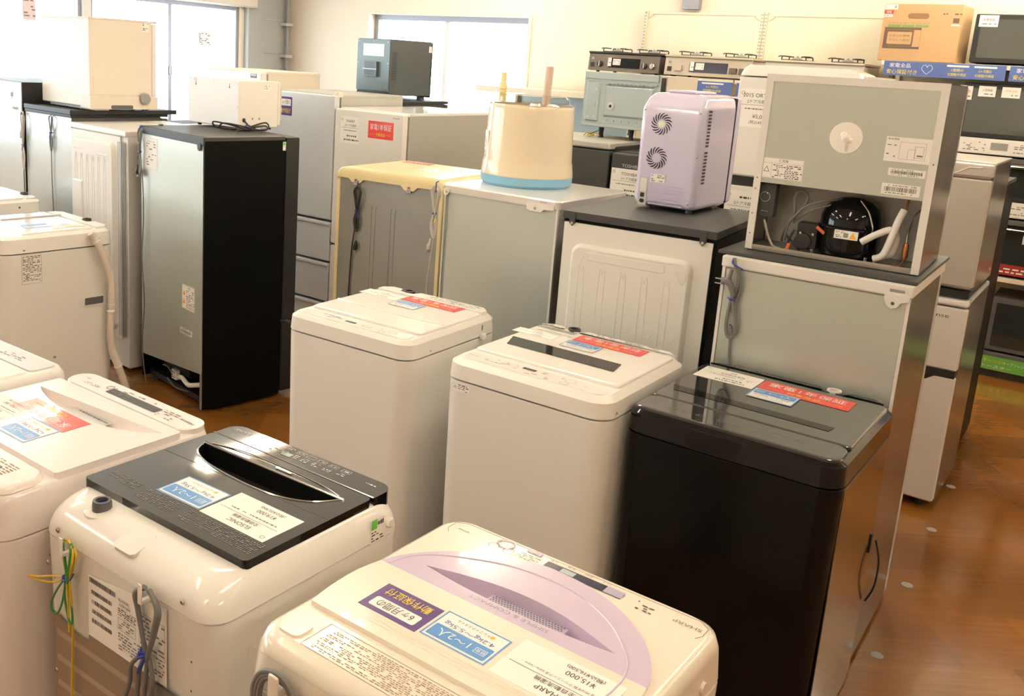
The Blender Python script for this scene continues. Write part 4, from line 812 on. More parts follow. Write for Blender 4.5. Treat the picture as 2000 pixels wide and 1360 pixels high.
bb.tube([(.155, 1.145, .018), (.182, 1.10, .018), (.195, 1.12, .018), (.190, 1.15, .018), (.155, 1.145, .018)], .0013, EPM, 6); bb.tube([(-.205, 1.10, .018), (-.190, 1.11, .018), (-.175, 1.145, .018)], .0013, EPM, 6)
bb.build('embossed_relief', b.build('back_panel', t), 50)
b = M(); b.box(-w/2+.002, w/2-.002, d/2-.046, d/2, .03, h-.035, BLACKP, .005); b.build('door', t); feet(t, w, d)

# LB: lavender thermoelectric cooler on E
t = thing('portable_cooler', 'lavender glossy portable cooler with two round fan grilles on its back', 'cooler', .966, 3.600, 37, 1.2946)
w, d, h = .241, .374, .431
b = M(); n = 6
b.loft([(.014, -w/2+.014, w/2-.014, -d/2+.03, d/2-.05, .02), (.020, -w/2+.005, w/2-.005, -d/2+.018, d/2-.044, .022), (.035, -w/2, w/2, -d/2+.010, d/2-.044, .024), (.30, -w/2, w/2, -d/2+.006, d/2-.044, .024), (.372, -w/2, w/2, -d/2+.008, d/2-.044, .024), (.388, -w/2+.002, w/2-.002, -d/2+.024, d/2-.044, .022), (.410, -w/2+.008, w/2-.008, -d/2+.040, d/2-.044, .018), (.424, -w/2+.022, w/2-.022, -d/2+.052, d/2-.048, .014), (h-.002, -w/2+.040, w/2-.040, -d/2+.065, d/2-.056, .01)], LAV, 6); b.build('body', t, 55)
b = M(); b.box(-w/2+.003, w/2-.003, d/2-.046, d/2-.040, .022, h-.012, BLACKP, .002); b.build('door_gasket', t)
b = M(); b.box(-w/2, w/2, d/2-.040, d/2, .018, h-.006, LAV, .012, 4); b.build('door', t)
b = M(); b.box(-.055, .055, -d/2+.075, d/2-.10, h-.004, h+.008, LAVD, .006); b.build('carry_handle', t)
for s, (cx, cz) in enumerate(((-.036, .317), (-.041, .193))):
    b = M(FR('front', cx, -d/2+.0062, cz))
    for k in range(16):
        a = 2*math.pi*k/16; pl = []; 
        for q in range(5): rr_ = .017+.023*q/4; aa = a-.55*(q/4)**1.3; pl.append((rr_, aa))
        L = [(r_*math.cos(a_-.10*(.5+.5*math.sin(math.pi*(i+.3)/4.6))), r_*math.sin(a_-.10*(.5+.5*math.sin(math.pi*(i+.3)/4.6)))) for i, (r_, a_) in enumerate(pl)]
        Rr = [(r_*math.cos(a_+.10*(.5+.5*math.sin(math.pi*(i+.3)/4.6))), r_*math.sin(a_+.10*(.5+.5*math.sin(math.pi*(i+.3)/4.6)))) for i, (r_, a_) in enumerate(pl)]
        for i in range(4): b.add([(*L[i], .0006), (*L[i+1], .0006), (*Rr[i+1], .0006), (*Rr[i], .0006)], [(3, 2, 1, 0), (0, 1, 2, 3)], BLACKP)
    if s == 0: b.disc(0, 0, .0125, mat('pale_green_dot', (.80, .88, .62), .5), .0008)
    b.build('fan_grille', t)
F = FR('front', 0, -d/2+.0075, 0)
b = M(F)
for k in range(7): b.rrect(.008, .094-k*.0115, .130, .0045, .002, LAVD, .0008)
b.build('vent_slot', t)
b = M(F); b.box(-.098, -.066, .014, .120, -.012, .0004, LGREY); b.rrect(-.082, .052, .016, .016, .002, BLACKP, .001); b.rrect(-.082, .030, .018, .014, .005, BLACKP, .001); b.rrect(-.082, .090, .024, .05, .002, GLOSSW, .0008); b.build('power_socket', t)
b = M(F); b.box(-.056, .000, .104, .134, 0, .0005, PAPER); b.fine(-.053, -.003, .106, .132, 4, INKG, .6, .001, 3); b.build('rating_label', t)
F = FR('right', w/2, 0, 0)
b = M(F)
for k in range(22):
    if k == 11: b.build('side_vent', t); b = M(F); continue
    z = .372-k*.0122; b.rrect(-.126, z, .032, .0072, .003, BLACKP, .0008)
b.build('side_vent', t)
b = M(FR('left', -w/2, 0, 0))
for k in range(22): b.rrect(.128, .372-k*.0122, .022, .0055, .0025, BLACKP, .0008)
b.build('side_vent', t)
screws(t, FR('front', 0, -d/2+.0085, 0), [(-.105, .365), (.105, .365), (.095, .04), (.110, .21)], .0035)
for x in (-.08, .08):
    for y in (-.12, .10): b = M(); b.lathe([(.012, 0), (.012, .016)], MGREY, 12, x, y); b.build('foot', t)

# D: white lid fridge, drum on top
w, d, h = .5625, .5778, 1.2861
t = thing('refrigerator', 'refrigerator with white flanged lid and green-grey steel back, under the cream drum', 'refrigerator', .4577, 4.017, 37.7)
b = M(); b.box(-w/2+.010, w/2-.004, -d/2+.014, d/2-.05, .02, h-.03, GREYSIDE, .004); b.build('cabinet', t)
b = M(); b.box(-w/2+.030, w/2-.012, -d/2+.006, -d/2+.014, .12, h-.03, STEEL); b.box(-w/2+.012, -w/2+.028, -d/2+.012, -d/2+.020, .02, h-.03, STEELB); b.rect(0, 0, .001, .001, STEEL, 0); b.build('back_panel', t)  # bluer left strip: cool daylight on the chamfer put into its colour
b = M(); b.box(w/2-.012, w/2-.003, -d/2+.002, -d/2+.014, .02, h-.03, WHITE2); b.box(-w/2+.008, -w/2+.014, -d/2+.004, -d/2+.014, .02, h-.03, WHITE2); b.build('edge_trim', t)
b = M(); b.loft([(h-.034, -w/2, w/2, -d/2, d/2, .02), (h-.006, -w/2-.004, w/2+.004, -d/2-.006, d/2, .024), (h, -w/2, w/2, -d/2, d/2-.004, .022)], GLOSSW)
b.T = FR('front', 0, -d/2-.004, 0); b.poly([(.135, h-.02), (.140, h-.046), (.155, h-.052), (.205, h-.052), (.22, h-.040), (.262, h-.038), (.262, h-.02)], -.004, .002, GLOSSW); b.disc(.178, h-.040, .006, BRASS, .003); b.rect(.215, h-.012, .03, .006, PIPE, .003)
b.poly([(-.275, h-.02), (-.270, h-.044), (-.255, h-.046), (-.245, h-.03), (-.24, h-.02)], -.004, .002, GLOSSW); b.disc(-.258, h-.032, .004, BRASS, .003); b.build('top_cover', t)
b = M(); b.box(-w/2, w/2, d/2-.046, d/2, .03, h-.04, WHITE, .006); b.build('door', t)
b = M(); b.box(w/2-.02, w/2+.012, d/2-.06, d/2+.002, h-.055, h-.040, GLOSSW, .003); b.build('hinge', t)
b = M(FR('right', w/2-.004, 0, 0)); b.box(-d/2+.04, d/2-.1, h-.075, h-.040, 0, .004, GREYSIDE); b.build('side_rail', t); feet(t, w, d)
F = FR('front', -.305, -d/2-.006, 0)
c = cord_bundle(t, F, 0, h-.01, h-.13, h-.23, .055, CORDL, .003, 3, tail=[(0, h-.13, .012), (.008, h-.20, .012), (-.002, h-.27, .012), (-.012, h-.36, .01), (-.02, h-.45, .01), (-.022, h-.7, .01), (-.02, .3, .01)], plug=(-.012, h-.27))
b = M(F); b.tube([(0, h+.006, -.004), (0, h+.002, .012), (.002, h-.04, .014)], .0028, TIE, 6); b.build('cord_tie', c)
b = M(F); b.rect(.010, h-.155, .012, .018, YEL, .024); b.build('cord_tag', c)
b = M(FR('front', -.15, -d/2+.006, 1.085)); b.fine(-.05, .0, 0, .008, 1, STEELD, 1, .0008, 4, .004); b.build('stain', t) if False else None

# drum on D
t = thing('tub_washer', 'cream round tub washer with blue base and clear lid', 'portable washer', .4577+(-.092)*math.cos(R(37.7))+.055*math.sin(R(37.7)), 4.017+.092*math.sin(R(37.7))+.055*math.cos(R(37.7)), 37.7, 1.2861)
b = M(); b.lathe([(.186, 0), (.197, .012), (.200, .044)], BLUEBASE, 56); b.build('base_ring', t, label='sky blue base')
b = M(); b.lathe([(.198, .044), (.199, .052), (.1935, .10), (.191, .104), (.183, .32), (.183, .335), (.178, .342)], CREAMT, 56, caps=False); b.build('tub', t, 50)
b = M(); b.lathe([(.181, .338), (.181, .344), (.160, .352), (.158, .372), (.150, .380), (.06, .386), (.001, .388)], CLEAR, 48, caps=False); b.box(.10, .135, -.03, .01, .376, .392, CLEAR, .004); b.build('clear_lid', t)
b = M(); b.tube([(.068, .0, .345), (.070, .0, .40), (.074, .0, .505)], .017, PIPE, 16); b.build('upright_pipe', t)
b = M(); b.tube([(-.140, -.02, .345), (-.140, -.02, .375)], .016, PIPEY, 14)
b.tube(smooth_path([(-.140, -.02, .36), (-.141, -.02, .40)], 12), [.017 if i % 2 else .014 for i in range(13)], PIPEY, 12); b.tube([(-.141, -.02, .40), (-.142, -.02, .425), (-.141, -.02, .43), (-.141, -.02, .47)], [.017, .017, .012, .012], PIPEY, 12); b.build('inlet_pipe', t)
Fd = Matrix.Rotation(R(-138), 4, 'Z') @ FR('right', .186, 0, .170)
b = M(Matrix.Rotation(R(-118), 4, 'Z'))
for i in range(4):
    a0 = R(-9+4.5*i-14); a1 = R(-9+4.5*(i+1)-14); r_ = .1895
    b.add([(r_*math.cos(a), r_*math.sin(a), z) for a, z in ((a0, .115), (a1, .115), (a1, .225), (a0, .225))], [(0, 1, 2, 3)], PAPER)
b.T = Matrix.Rotation(R(-132), 4, 'Z') @ FR('right', .1906, 0, .170); b.text('洗', -.008, .022, .014, INKP, None, .0006); b.text('電', .006, .006, .014, RED, None, .0006); b.text('Washer', 0, -.012, .006, INKB, .026, .0008); b.rect(-.0, -.052, .045, .002, BLUE, .0006); b.build('front_label', t)

# C: yellowed fridge
w, d, h = .62, .55, 1.253
t = thing('refrigerator', 'old yellowed cream refrigerator with two metal brackets and black cord on its back', 'refrigerator', -.047, 4.731, 32.8)
b = M(); b.box(-w/2+.004, w/2-.004, -d/2+.012, d/2-.05, .02, h-.05, CREAMP, .004); b.build('cabinet', t)
b = M(); b.box(-w/2+.018, w/2-.018, -d/2+.004, -d/2+.012, .10, h-.05, STEELD); b.T = FR('front', 0, -d/2+.004, 0)
for x in (-.095, -.072, .02, .045): b.tube([(x, .35, 0), (x, 1.06, 0), (x+.004, 1.08, 0)], .003, STEELD, 6)
b.build('back_panel', t)
b = M(); b.box(-w/2, -w/2+.018, -d/2, -d/2+.014, .02, h-.05, CREAMY); b.box(w/2-.018, w/2, -d/2, -d/2+.014, .02, h-.05, CREAMY); b.build('edge_trim', t)
b = M(); b.box(-w/2-.003, w/2+.003, -d/2+.004, d/2, h-.048, h-.030, CREAMY, .004)
def ctop(y, k): pass
secs = []
for z, i in ((h-.035, 0), (h-.022, .002), (h-.008, .014), (h-.001, .035), (h+.003, .07)): secs.append((z, -w/2-.004+i, w/2+.004-i, -d/2-.004+i*.25, d/2-i*.5, .022))
b.loft(secs, CREAMY); b.T = FR('front', 0, -d/2-.004, 0)
b.poly([(-.314, h-.03), (-.314, h-.052), (-.235, h-.052), (-.215, h-.070), (-.165, h-.070), (-.145, h-.052), (.075, h-.052), (.098, h-.072), (.150, h-.072), (.172, h-.052), (.314, h-.05), (.314, h-.03)], -.004, .002, CREAMY); b.build('top_cover', t, 50)
for x in (-.190, .124):
    b = M(FR('front', x, -d/2-.004, h-.058)); b.box(-.010, .010, -.016, .006, 0, .004, BRASS, .001); b.disc(0, 0, .004, DGREY, .0046); b.box(-.013, .013, -.024, -.016, -.004, .006, BRASS, .001); b.build('bracket', t, label='metal bracket')
F = FR('front', -.176, -d/2+.004, 0)
c = cord_bundle(t, F, 0, 1.165, 1.045, .95, .048, CORDB, .0034, 3, tail=[(0, 1.05, .012), (-.006, .97, .012), (-.022, .86, .010), (-.030, .72, .008), (-.035, .5, .008), (-.035, .2, .008)], plug=(.006, .868), plugm=CORDB)
b = M(F); b.tube([(.003, 1.205, .004), (0, 1.19, .01), (-.004, 1.165, .014)], .0025, TIE, 6); b.build('cord_tie', c)
sign_red(t, FR('topr', -.14, .18, h+.003), .17, .06)
b = M(FR('topr', .06, -.02, h+.003)); b.box(-.10, .05, -.07, .05, 0, .0008, PAPER); b.fine(-.09, .04, -.06, .04, 6, INKG, .5, .0012, 5); b.build('price_label', t)
b = M(FR('topr', .13, .13, h+.003)); b.rrect(0, 0, .16, .12, .02, CREAMY, .001); b.box(-.06, .06, -.002, .0, 0, .002, CREAMP); b.build('top_tray', t)
b = M(); b.box(-w/2, w/2, d/2-.046, d/2, .03, h-.05, CREAMP, .006); b.build('door', t); feet(t, w, d)

# B: black fridge
w, d, h = .6456, .5118, 1.3724
t = thing('refrigerator', 'big black-sided refrigerator with grey steel back, under the white microwave', 'refrigerator', -1.0999, 4.8424, 46.5)
f = -d/2
b = M(); b.box(-w/2+.002, w/2-.002, f+.16, d/2-.06, .02, h-.016, BLACK, .003); b.box(-w/2+.002, w/2-.002, f+.006, f+.16, .21, h-.016, BLACK); b.box(-w/2+.002, -w/2+.008, f+.004, f+.16, .02, .21, BLACK); b.box(w/2-.008, w/2-.002, f+.004, f+.16, .02, .21, BLACK); b.box(w/2-.004, w/2, f+.004, d/2-.055, .02, h-.018, BLACK); b.build('cabinet', t)
b = M(); b.poly([(-w/2+.014, .148), (w/2-.014, .205), (w/2-.014, h-.035), (-w/2+.014, h-.035)], -.004, .0, STEEL) if False else None
b.T = FR('front', 0, f+.002, 0); b.poly([(-w/2+.010, .150), (w/2-.030, .202), (w/2-.010, .202), (w/2-.010, h-.03), (-w/2+.010, h-.03)], -.004, 0, STEEL); b.poly([(w/2-.026, .02), (w/2-.008, .02), (w/2-.008, .21), (w/2-.026, .21)], -.004, 0, STEELD); b.build('back_panel', t)
b = M(); b.box(-w/2, w/2, f-.004, f+.012, h-.038, h, CHAR, .002); b.box(-w/2, w/2, f, d/2-.055, h-.020, h, CHAR, .002); b.T = FR('front', 0, f-.004, 0); b.poly([(w/2-.055, h-.03), (w/2-.048, h-.060), (w/2-.036, h-.066), (w/2-.024, h-.058), (w/2-.020, h-.03)], -.004, .003, CHAR); b.disc(w/2-.037, h-.052, .006, BLACKP, .004)
b.T = Matrix(); b.box(-w/2+.004, -w/2+.020, f+.1, f+.12, h, h+.006, CHAR); b.build('top_cover', t)
b = M(); b.box(-w/2+.002, w/2+.006, d/2-.050, d/2+.03, .42, h-.004, BLACKP, .006); b.box(-w/2+.002, w/2+.006, d/2-.050, d/2+.03, .03, .40, BLACKP, .006); b.build('door', t)
b = M(); b.box(-w/2+.008, w/2-.008, f+.05, f+.15, .02, .05, BLACKP); b.box(-.22, .06, f+.08, f+.155, .09, .15, BLACKP, .006); b.build('compressor_tray', t)
b = M(); b.tube(smooth_path([(.04, f+.03, .105), (.09, f+.02, .12), (.15, f+.02, .10), (.21, f+.02, .115), (.26, f+.03, .13)]), .012, FOAM, 10); b.build('pipe_insulation', t, label='cream foam pipe sleeve')
b = M(FR('front', -.01, f+.03, .11)); b.box(-.03, .02, -.03, .02, -.02, 0, PAPER); b.fine(-.025, .015, -.025, .015, 3, INK, .7, .001, 4); b.build('relay_label', t)
b = M(); b.tube(smooth_path([(-.15, f+.04, .12), (-.08, f+.03, .13), (-.03, f+.03, .10)]), .004, CORD, 8); b.tube(smooth_path([(-.1, f+.04, .06), (0, f+.03, .04), (.12, f+.04, .05)]), .004, CORD, 8); b.build('wiring', t)
b = M(FR('front', .180, f+.002, .565)); b.box(-.062, .062, -.062, .062, 0, .0006, PAPER); b.frame(0, 0, .12, .12, .001, INKG, .001); b.text('お客様へ', .01, .050, .008, INK, None, .001)
for q in (.022, -.022): b.add([(-.052, q-.012, .001), (-.026, q-.012, .001), (-.039, q+.012, .001)], [(0, 1, 2)], ORNG); b.text('!', -.039, q-.003, .012, INK, None, .0014)
b.fine(-.018, .055, -.055, .040, 10, INKG, .75, .001, 4); b.build('warning_label', t)
spec_label(t, FR('front', .160, f+.002, .385), .12, .03, 6, name='barcode_label')
spec_label(t, FR('front', w/2-.016, f+.003, .115), .018, .16, 6, False)
b = M(FR('right', w/2, .215, 1.325)); b.box(-.028, .024, -.022, .022, 0, .0006, PAPER); b.fine(-.018, .022, -.02, .012, 5, INKG, .8, .001, 5); b.rect(-.020, .012, .012, .018, GREENS, .001); b.build('sticker', t)
b = M(FR('front', -.205, f+.002, 1.235)); b.box(-.068, .070, -.078, .088, 0, .001, PAPERL); b.frame(.0, .004, .125, .155, .0008, INKG, .0014); b.fine(-.05, .05, -.06, .06, 9, INKG, .4, .0014, 4); b.text('使用上のご注意', 0, .066, .008, INKG, .08, .0014); b.build('hanging_sheet', t)
F = FR('front', -.295, f-.004, 0)
c = cord_bundle(t, F, 0, h-.02, 1.24, 1.12, .055, CORD, .0032, 3, tail=[(0, 1.22, .012), (.03, 1.1, .012), (.035, .9, .010), (.020, .68, .012), (.045, .45, .012), (.02, .25, .012), (.03, .12, .012), (.06, .0, .012)], plug=(-.02, 1.14), plugm=CORDB)
b = M(F); b.tube([(0, h+.002, 0), (0, h-.02, .018)], .004, TIE, 6); b.build('cord_tie', c); feet(t, w, d)

# TB: microwave (back view) on B
t = thing('microwave_oven', 'white microwave turned backwards with dark coiled cord on the black refrigerator', 'microwave', -1.074, 5.151, 40.6, 1.3724)
w, d, h = .433, .28, .256
b = M(); b.box(-w/2, w/2, -d/2, d/2-.02, .014, h, WHITE, .004); b.build('cabinet', t)
b = M(); b.box(-w/2+.002, w/2, d/2-.02, d/2, .022, h-.004, WHITE2, .006); b.box(-w/2+.002, w/2, d/2, d/2+.006, .05, h-.03, WHITE2, .004); b.build('door', t)
F = FR('front', 0, -d/2, 0)
for x in (-.150, .140): b = M(F); b.disc(x, .218, .005, DGREY, .0006, 12); b.rrect(x, .228, .004, .018, .002, DGREY, .0006); b.build('wall_hook_slot', t)
screws(t, F, [(-.205, .246), (-.205, .13), (-.205, .03), (0, .246), (.195, .244), (.205, .235), (.205, .12)], .0028)
b = M(F); b.box(-.17, -.145, .235, .252, 0, .0005, PAPER); b.fine(-.168, -.147, .237, .25, 3, INKG, .7, .001, 3); b.build('sticker', t)
F = FR('right', w/2, 0, 0)
b = M(F); b.box(.02, .062, .205, .236, 0, .0005, PAPER); b.fine(.022, .060, .207, .234, 4, INK, .7, .001, 3); b.build('rating_label', t)
b = M(F); b.disc(-.105, .055, .011, BLACKP, .001); b.disc(-.05, .062, .006, MGREY, .001); b.disc(-.005, .062, .006, MGREY, .001); b.build('cord_inlet', t)
b = M(Matrix.Translation((w/2, -.06, 0)))
for pts in ([(.002, -.045, .055), (.02, -.03, .03), (.03, .0, .012), (-.06, -.13, .012), (-.09, -.16, .02), (-.06, -.19, .045), (.0, -.14, .035), (.04, -.06, .014), (.08, .0, .012), (.085, .05, .02), (.05, .06, .045), (.03, .0, .03), (.03, -.06, .012)],
            [(.03, -.04, .014), (-.03, -.12, .010), (-.06, -.15, .014), (-.02, -.16, .04), (.03, -.09, .03), (.06, -.01, .012), (.09, .03, .012), (.06, .05, .03), (.03, -.02, .02)],
            [(.03, -.02, .012), (.045, -.05, .014), (.055, -.11, .012), (.072, -.15, .004), (.086, -.17, -.05), (.092, -.175, -.08)]): b.tube(smooth_path(pts), .0042, CORDB, 8)
c = b.build('power_cord', t)
b = M(Matrix.Translation((w/2, -.06, 0))); b.tube([(.02, -.05, .026), (.032, -.045, .034), (.042, -.045, .026), (.036, -.05, .008)], .004, TIE, 7); b.build('cord_tie', c)
for x in (-.17, .17):
    for y in (-.1, .1): b = M(); b.lathe([(.010, 0), (.012, .014)], BLACKP, 10, x, y); b.build('foot', t)

# WF: white fridge with embossed back
w, d, h = .5913, .6003, 1.3311
t = thing('refrigerator', 'white refrigerator with deeply embossed back panel, left neighbour of the black-sided one', 'refrigerator', -1.6219, 5.3858, 41.8)
b = M(); b.box(-w/2+.004, w/2-.002, -d/2+.012, d/2-.05, .02, h-.02, WHITE2, .006); b.build('cabinet', t)
b = M(); b.box(-w/2, w/2, -d/2-.004, d/2, h-.032, h, WHITE, .006); b.build('top_cover', t)
b = M(); b.box(-w/2+.004, w/2-.06, -d/2+.002, -d/2+.012, .18, h-.035, WHITE2); F = FR('front', 0, -d/2+.002, 0); bp_ = b.build('back_panel', t)
bb = relief(t, F, -.270, .200, .22, 1.265, WHITE2, .022, .035, slope=.018)
rib(bb, -.225, -.12, 1.195, 1.205, WHITE, .003, .022, .004); rib(bb, .02, .14, 1.18, 1.19, WHITE, .003, .022, .004)
for k in range(6): x = -.20+k*.062; bb.tube(smooth_path([(x-.010, .45, .022), (x-.010, 1.12, .022), (x, 1.14, .022), (x+.010, 1.12, .022), (x+.010, .45, .022)], 4), .0016, WHITE, 6)
rib(bb, -.235, -.13, .45, 1.02, WHITE, .008, .022, .008); bb.build('embossed_relief', bp_, 50)
b = M(FR('front', 0, -d/2+.004, 0))
for x in (.212, .228, .244, .260, .275): b.tube([(x, .2, 0), (x, 1.27, 0)], .004, STEELD, 6)
b.build('condenser_tube', t)
b = M(); b.box(-w/2, w/2, d/2-.046, d/2, .03, h-.035, WHITE, .006); b.build('door', t); feet(t, w, d)
# G1 + board + BG
w, d, h = .496, .656, 1.368
t = thing('refrigerator', 'daylight-tinted steel-backed refrigerator with thin hanging cord, under the big beige dishwasher', 'refrigerator', -2.038, 5.793, 38)
b = M(); b.box(-w/2, w/2, -d/2+.006, d/2-.05, .02, h-.02, DGREY, .004); b.build('cabinet', t)
b = M(); b.box(-w/2+.004, w/2-.004, -d/2, -d/2+.006, .12, h-.02, mat('daylit_steel', (.62, .66, .66), .3, metal=.5, noise=.03)); b.build('back_panel', t)  # galvanised steel made paler and bluer, window daylight put into its colour
b = M(); b.box(-w/2, w/2, -d/2-.004, d/2, h-.020, h, CHAR, .003); b.build('top_cover', t)
b = M(); b.box(-w/2, w/2, d/2-.046, d/2, .03, h-.03, DGREY, .006); b.build('door', t); feet(t, w, d)
F = FR('front', .05, -d/2, 0)
cord_bundle(t, F, 0, h-.02, h-.12, h-.22, .05, CORD, .003, 2, tail=[(0, h-.12, .01), (-.003, 1.0, .01), (.006, .7, .01), (.0, .4, .01), (.002, .1, .01)])
cord_bundle(t, FR('front', -w/2-.01, -d/2-.002, 0), 0, h-.02, h-.22, h-.36, .055, CORDL, .0032, 3, tail=[(0, h-.22, .01), (.01, .95, .01), (.006, .7, .01), (.008, .4, .01), (.012, .1, .01)], plug=(-.01, h-.15))
b = M(); b.box(-.27, .26, -.34, .36, 0, .022, CHAR, .003); b.box(-.27, .26, -.345, -.325, .0, .028, BLACKP, .003); b.box(.245, .262, -.34, .36, 0, .026, BLACKP, .003); o = b.build('black_board'); place(o, -2.014, 5.776, 40, h); tag(o, 'wide black board with raised rims under the big beige dishwasher', 'board')
t = thing('dishwasher', 'big beige countertop dishwasher with round dark knob near the left windows', 'dishwasher', -2.01, 5.74, 41.5, 1.391)
w, d, h2 = .56, .43, .515
b = M(); b.box(-w/2, w/2, -d/2, d/2-.03, .022, h2, mat('cream_beige_enamel', (.78, .70, .60), .4, noise=.02), .005); b.build('cabinet', t)
b = M(); b.box(-w/2-.002, w/2+.003, -d/2-.002, d/2, h2-.006, h2+.006, BEIGE, .003); b.build('top_cover', t)
b = M(); b.box(-w/2, w/2, d/2-.03, d/2, .03, h2-.01, WHITE2, .008); b.build('door', t)
b = M(); b.box(-w/2+.04, w/2-.0, -d/2+.03, -d/2+.12, .006, .024, LGREY); b.box(w/2-.10, w/2+.014, -d/2-.004, d/2, .012, .085, BEIGE, .005); b.T = FR('right', w/2+.014, 0, 0); b.rrect(-.02, .025, .14, .022, .008, DGREY, .001); b.build('base_plinth', t)
F = FR('right', w/2, 0, 0)
b = M(FR('right', w/2+.014, .125, .075)); b.lathe([(.034, 0), (.032, .018), (.028, .022)], MGREY, 28); b.build('knob', t, label='round dark knob')
b = M(F); b.box(.12, .165, .46, .51, 0, .0005, PAPER); b.fine(.122, .163, .465, .508, 5, INK, .6, .001, 3); b.build('rating_label', t)
b = M(F); b.tube([(-.19, .20, .001), (-.19, .095, .001), (.2, .095, .001)], .0015, BEIGE, 6); b.build('panel_line', t)
for x in (-.24, -.1, .1, .24): b = M(); b.lathe([(.018, 0), (.018, .022)], CHAR, 12, x, -.16); b.lathe([(.018, 0), (.018, .022)], CHAR, 12, x, .16); b.build('foot', t)
# L0
t = thing('refrigerator', 'pale steel-backed refrigerator with black side at the far left edge', 'refrigerator', L0X, L0Y, 41)
w, d, h = .60, .60, L0H
b = M(); b.box(-w/2, w/2, -d/2+.006, d/2-.05, .02, h, BLACKP, .003); b.build('cabinet', t)
b = M(); b.box(-w/2+.003, w/2-.003, -d/2, -d/2+.006, .12, h-.004, bpy.data.materials['daylit_steel']); b.build('back_panel', t)  # pale tint carries the window daylight here too
b = M(); b.box(-w/2, w/2, d/2-.046, d/2, .03, h-.01, BLACKP, .006); b.build('door', t); feet(t, w, d)
spec_label(t, FR('front', .18, -d/2, h-.08), .04, .06, 6, name='sticker'); spec_label(t, FR('front', .22, -d/2, h-.16), .09, .03, 7, name='barcode_label')

# ------------------------------------------------------------------ fourth row, fronts toward the camera (v = 4.41)
def rowfridge(label, u0, u1, h, d, front, side, doors, name='refrigerator', v0=4.41, yaw=YAW, doorm=None, topm=None):
    w = u1-u0; x, y = uvp((u0+u1)/2, v0+d/2); t = thing(name, label, 'refrigerator', x, y, yaw)
    b = M(); b.box(-w/2, w/2, -d/2+.062, d/2, .03, h-.012, side, .004); b.build('cabinet', t)
    b = M(); b.box(-w/2, w/2, -d/2+.055, d/2, h-.022, h, topm or side, .004); b.build('top_cover', t)
    for z0, z1 in doors: b = M(); b.box(-w/2+.001, w/2-.001, -d/2, -d/2+.052, z0, z1, front, .008); b.build('door', t)
    feet(t, w, d, h=.03); return t, w, d
t, w, d = rowfridge('tall silver refrigerator with purple card and three drawers, behind the black-sided one', -4.76, -4.103, 1.54, .68, SILVDOOR, GREYSIDE, [(.745, 1.535)])
for z0, z1 in ((.475, .73), (.205, .46), (.04, .19)):
    b = M(); b.box(-w/2+.001, w/2-.001, -d/2, -d/2+.052, z0, z1, SILVDOOR, .006); o = b.build('drawer', t); b = M(); b.box(-w/2+.004, w/2-.004, -d/2-.010, -d/2+.02, z1-.022, z1-.004, LGREY, .004); b.build('drawer_handle', o)
b = M(); b.box(w/2-.05, w/2+.001, -d/2+.03, -d/2+.08, 1.52, 1.56, BEIGE, .008); b.build('hinge_cover', t)
sign_purple(t, FR('front', .08-.18, -d/2, 1.44), .11, .12)
t, w, d = rowfridge('white-doored refrigerator with red and white cards, beside the tall silver one', -4.095, -3.546, 1.468, .93, WHITE, GREYSIDE, [(.60, 1.460), (.04, .59)], topm=GLOSSW)
sign_red(t, FR('front', .105, -d/2, 1.355), .200, .105); price(t, FR('front', -.145, -d/2, 1.335), .155, .165, 'SHARP', '2ドア冷蔵庫', '~~~~~~~', '~~~~~~~~~~~~', '~~~~~~~~~~~~~~~~~~~~~~~~')
b = M(FR('front', .222, -d/2, 1.435)); b.text('SHARP', 0, 0, .009, INK, .05, .001); b.build('logo', t)
t, w, d = rowfridge('white refrigerator with beige side, farthest back in the corner by the left windows', -5.40, -4.772, 1.65, .56, GLOSSW, BEIGE, [(.60, 1.64), (.04, .59)])
sign_purple(t, FR('front', w/2-.075, -d/2, 1.615), .06, .028)
t, w, d = rowfridge('dark refrigerator with purple card behind the cream drum, oven turned backwards on it', -2.80, -2.187, 1.427, .56, CHAR, BLACKP, [(.55, 1.39), (.04, .54)], topm=GREYSIDE)
sign_purple(t, FR('front', .02, -d/2, 1.26), .10, .12)
b = M(); b.box(-w/2, w/2, -d/2-.004, -d/2+.06, 1.395, 1.427, GREYSIDE, .006); b.build('door_cap', t)
t, w, d = rowfridge('black refrigerator with printed maker name and white price sheet, behind the lavender cooler', -2.176, -1.60, 1.389, .58, CHAR, BLACKP, [(.52, 1.385), (.04, .51)])
b = M(FR('front', -.175, -d/2, 1.325)); b.text('TOSHIBA', 0, 0, .016, LGREY, .10, .001); b.build('logo', t)
price(t, FR('front', -.185, -d/2, 1.235), .190, .150, 'TOSHIBA', '2ドア冷蔵庫', '~~~~~~~', '~~~~~~~~~~~~', '~~~~~~~~~~~~~~~~~~~~~~~~')
t, w, d = rowfridge('tall white refrigerator with white price sheets, behind the mini fridge', -1.573, -1.034, 1.83, .60, GLOSSW, GREYSIDE, [(1.345, 1.80), (.55, 1.30), (.04, .54)], topm=GLOSSW)
b = M(); b.loft([(1.805, -w/2, w/2, -d/2-.004, -d/2+.3, .02), (1.835, -w/2+.01, w/2-.02, -d/2+.004, -d/2+.28, .02), (1.855, -w/2+.03, w/2-.06, -d/2+.02, -d/2+.2, .02)], GLOSSW); b.build('door_cap', t)
b = M(); b.box(-w/2+.002, w/2-.002, -d/2+.01, -d/2+.05, 1.302, 1.343, BLACKP); b.build('door_gap', t)
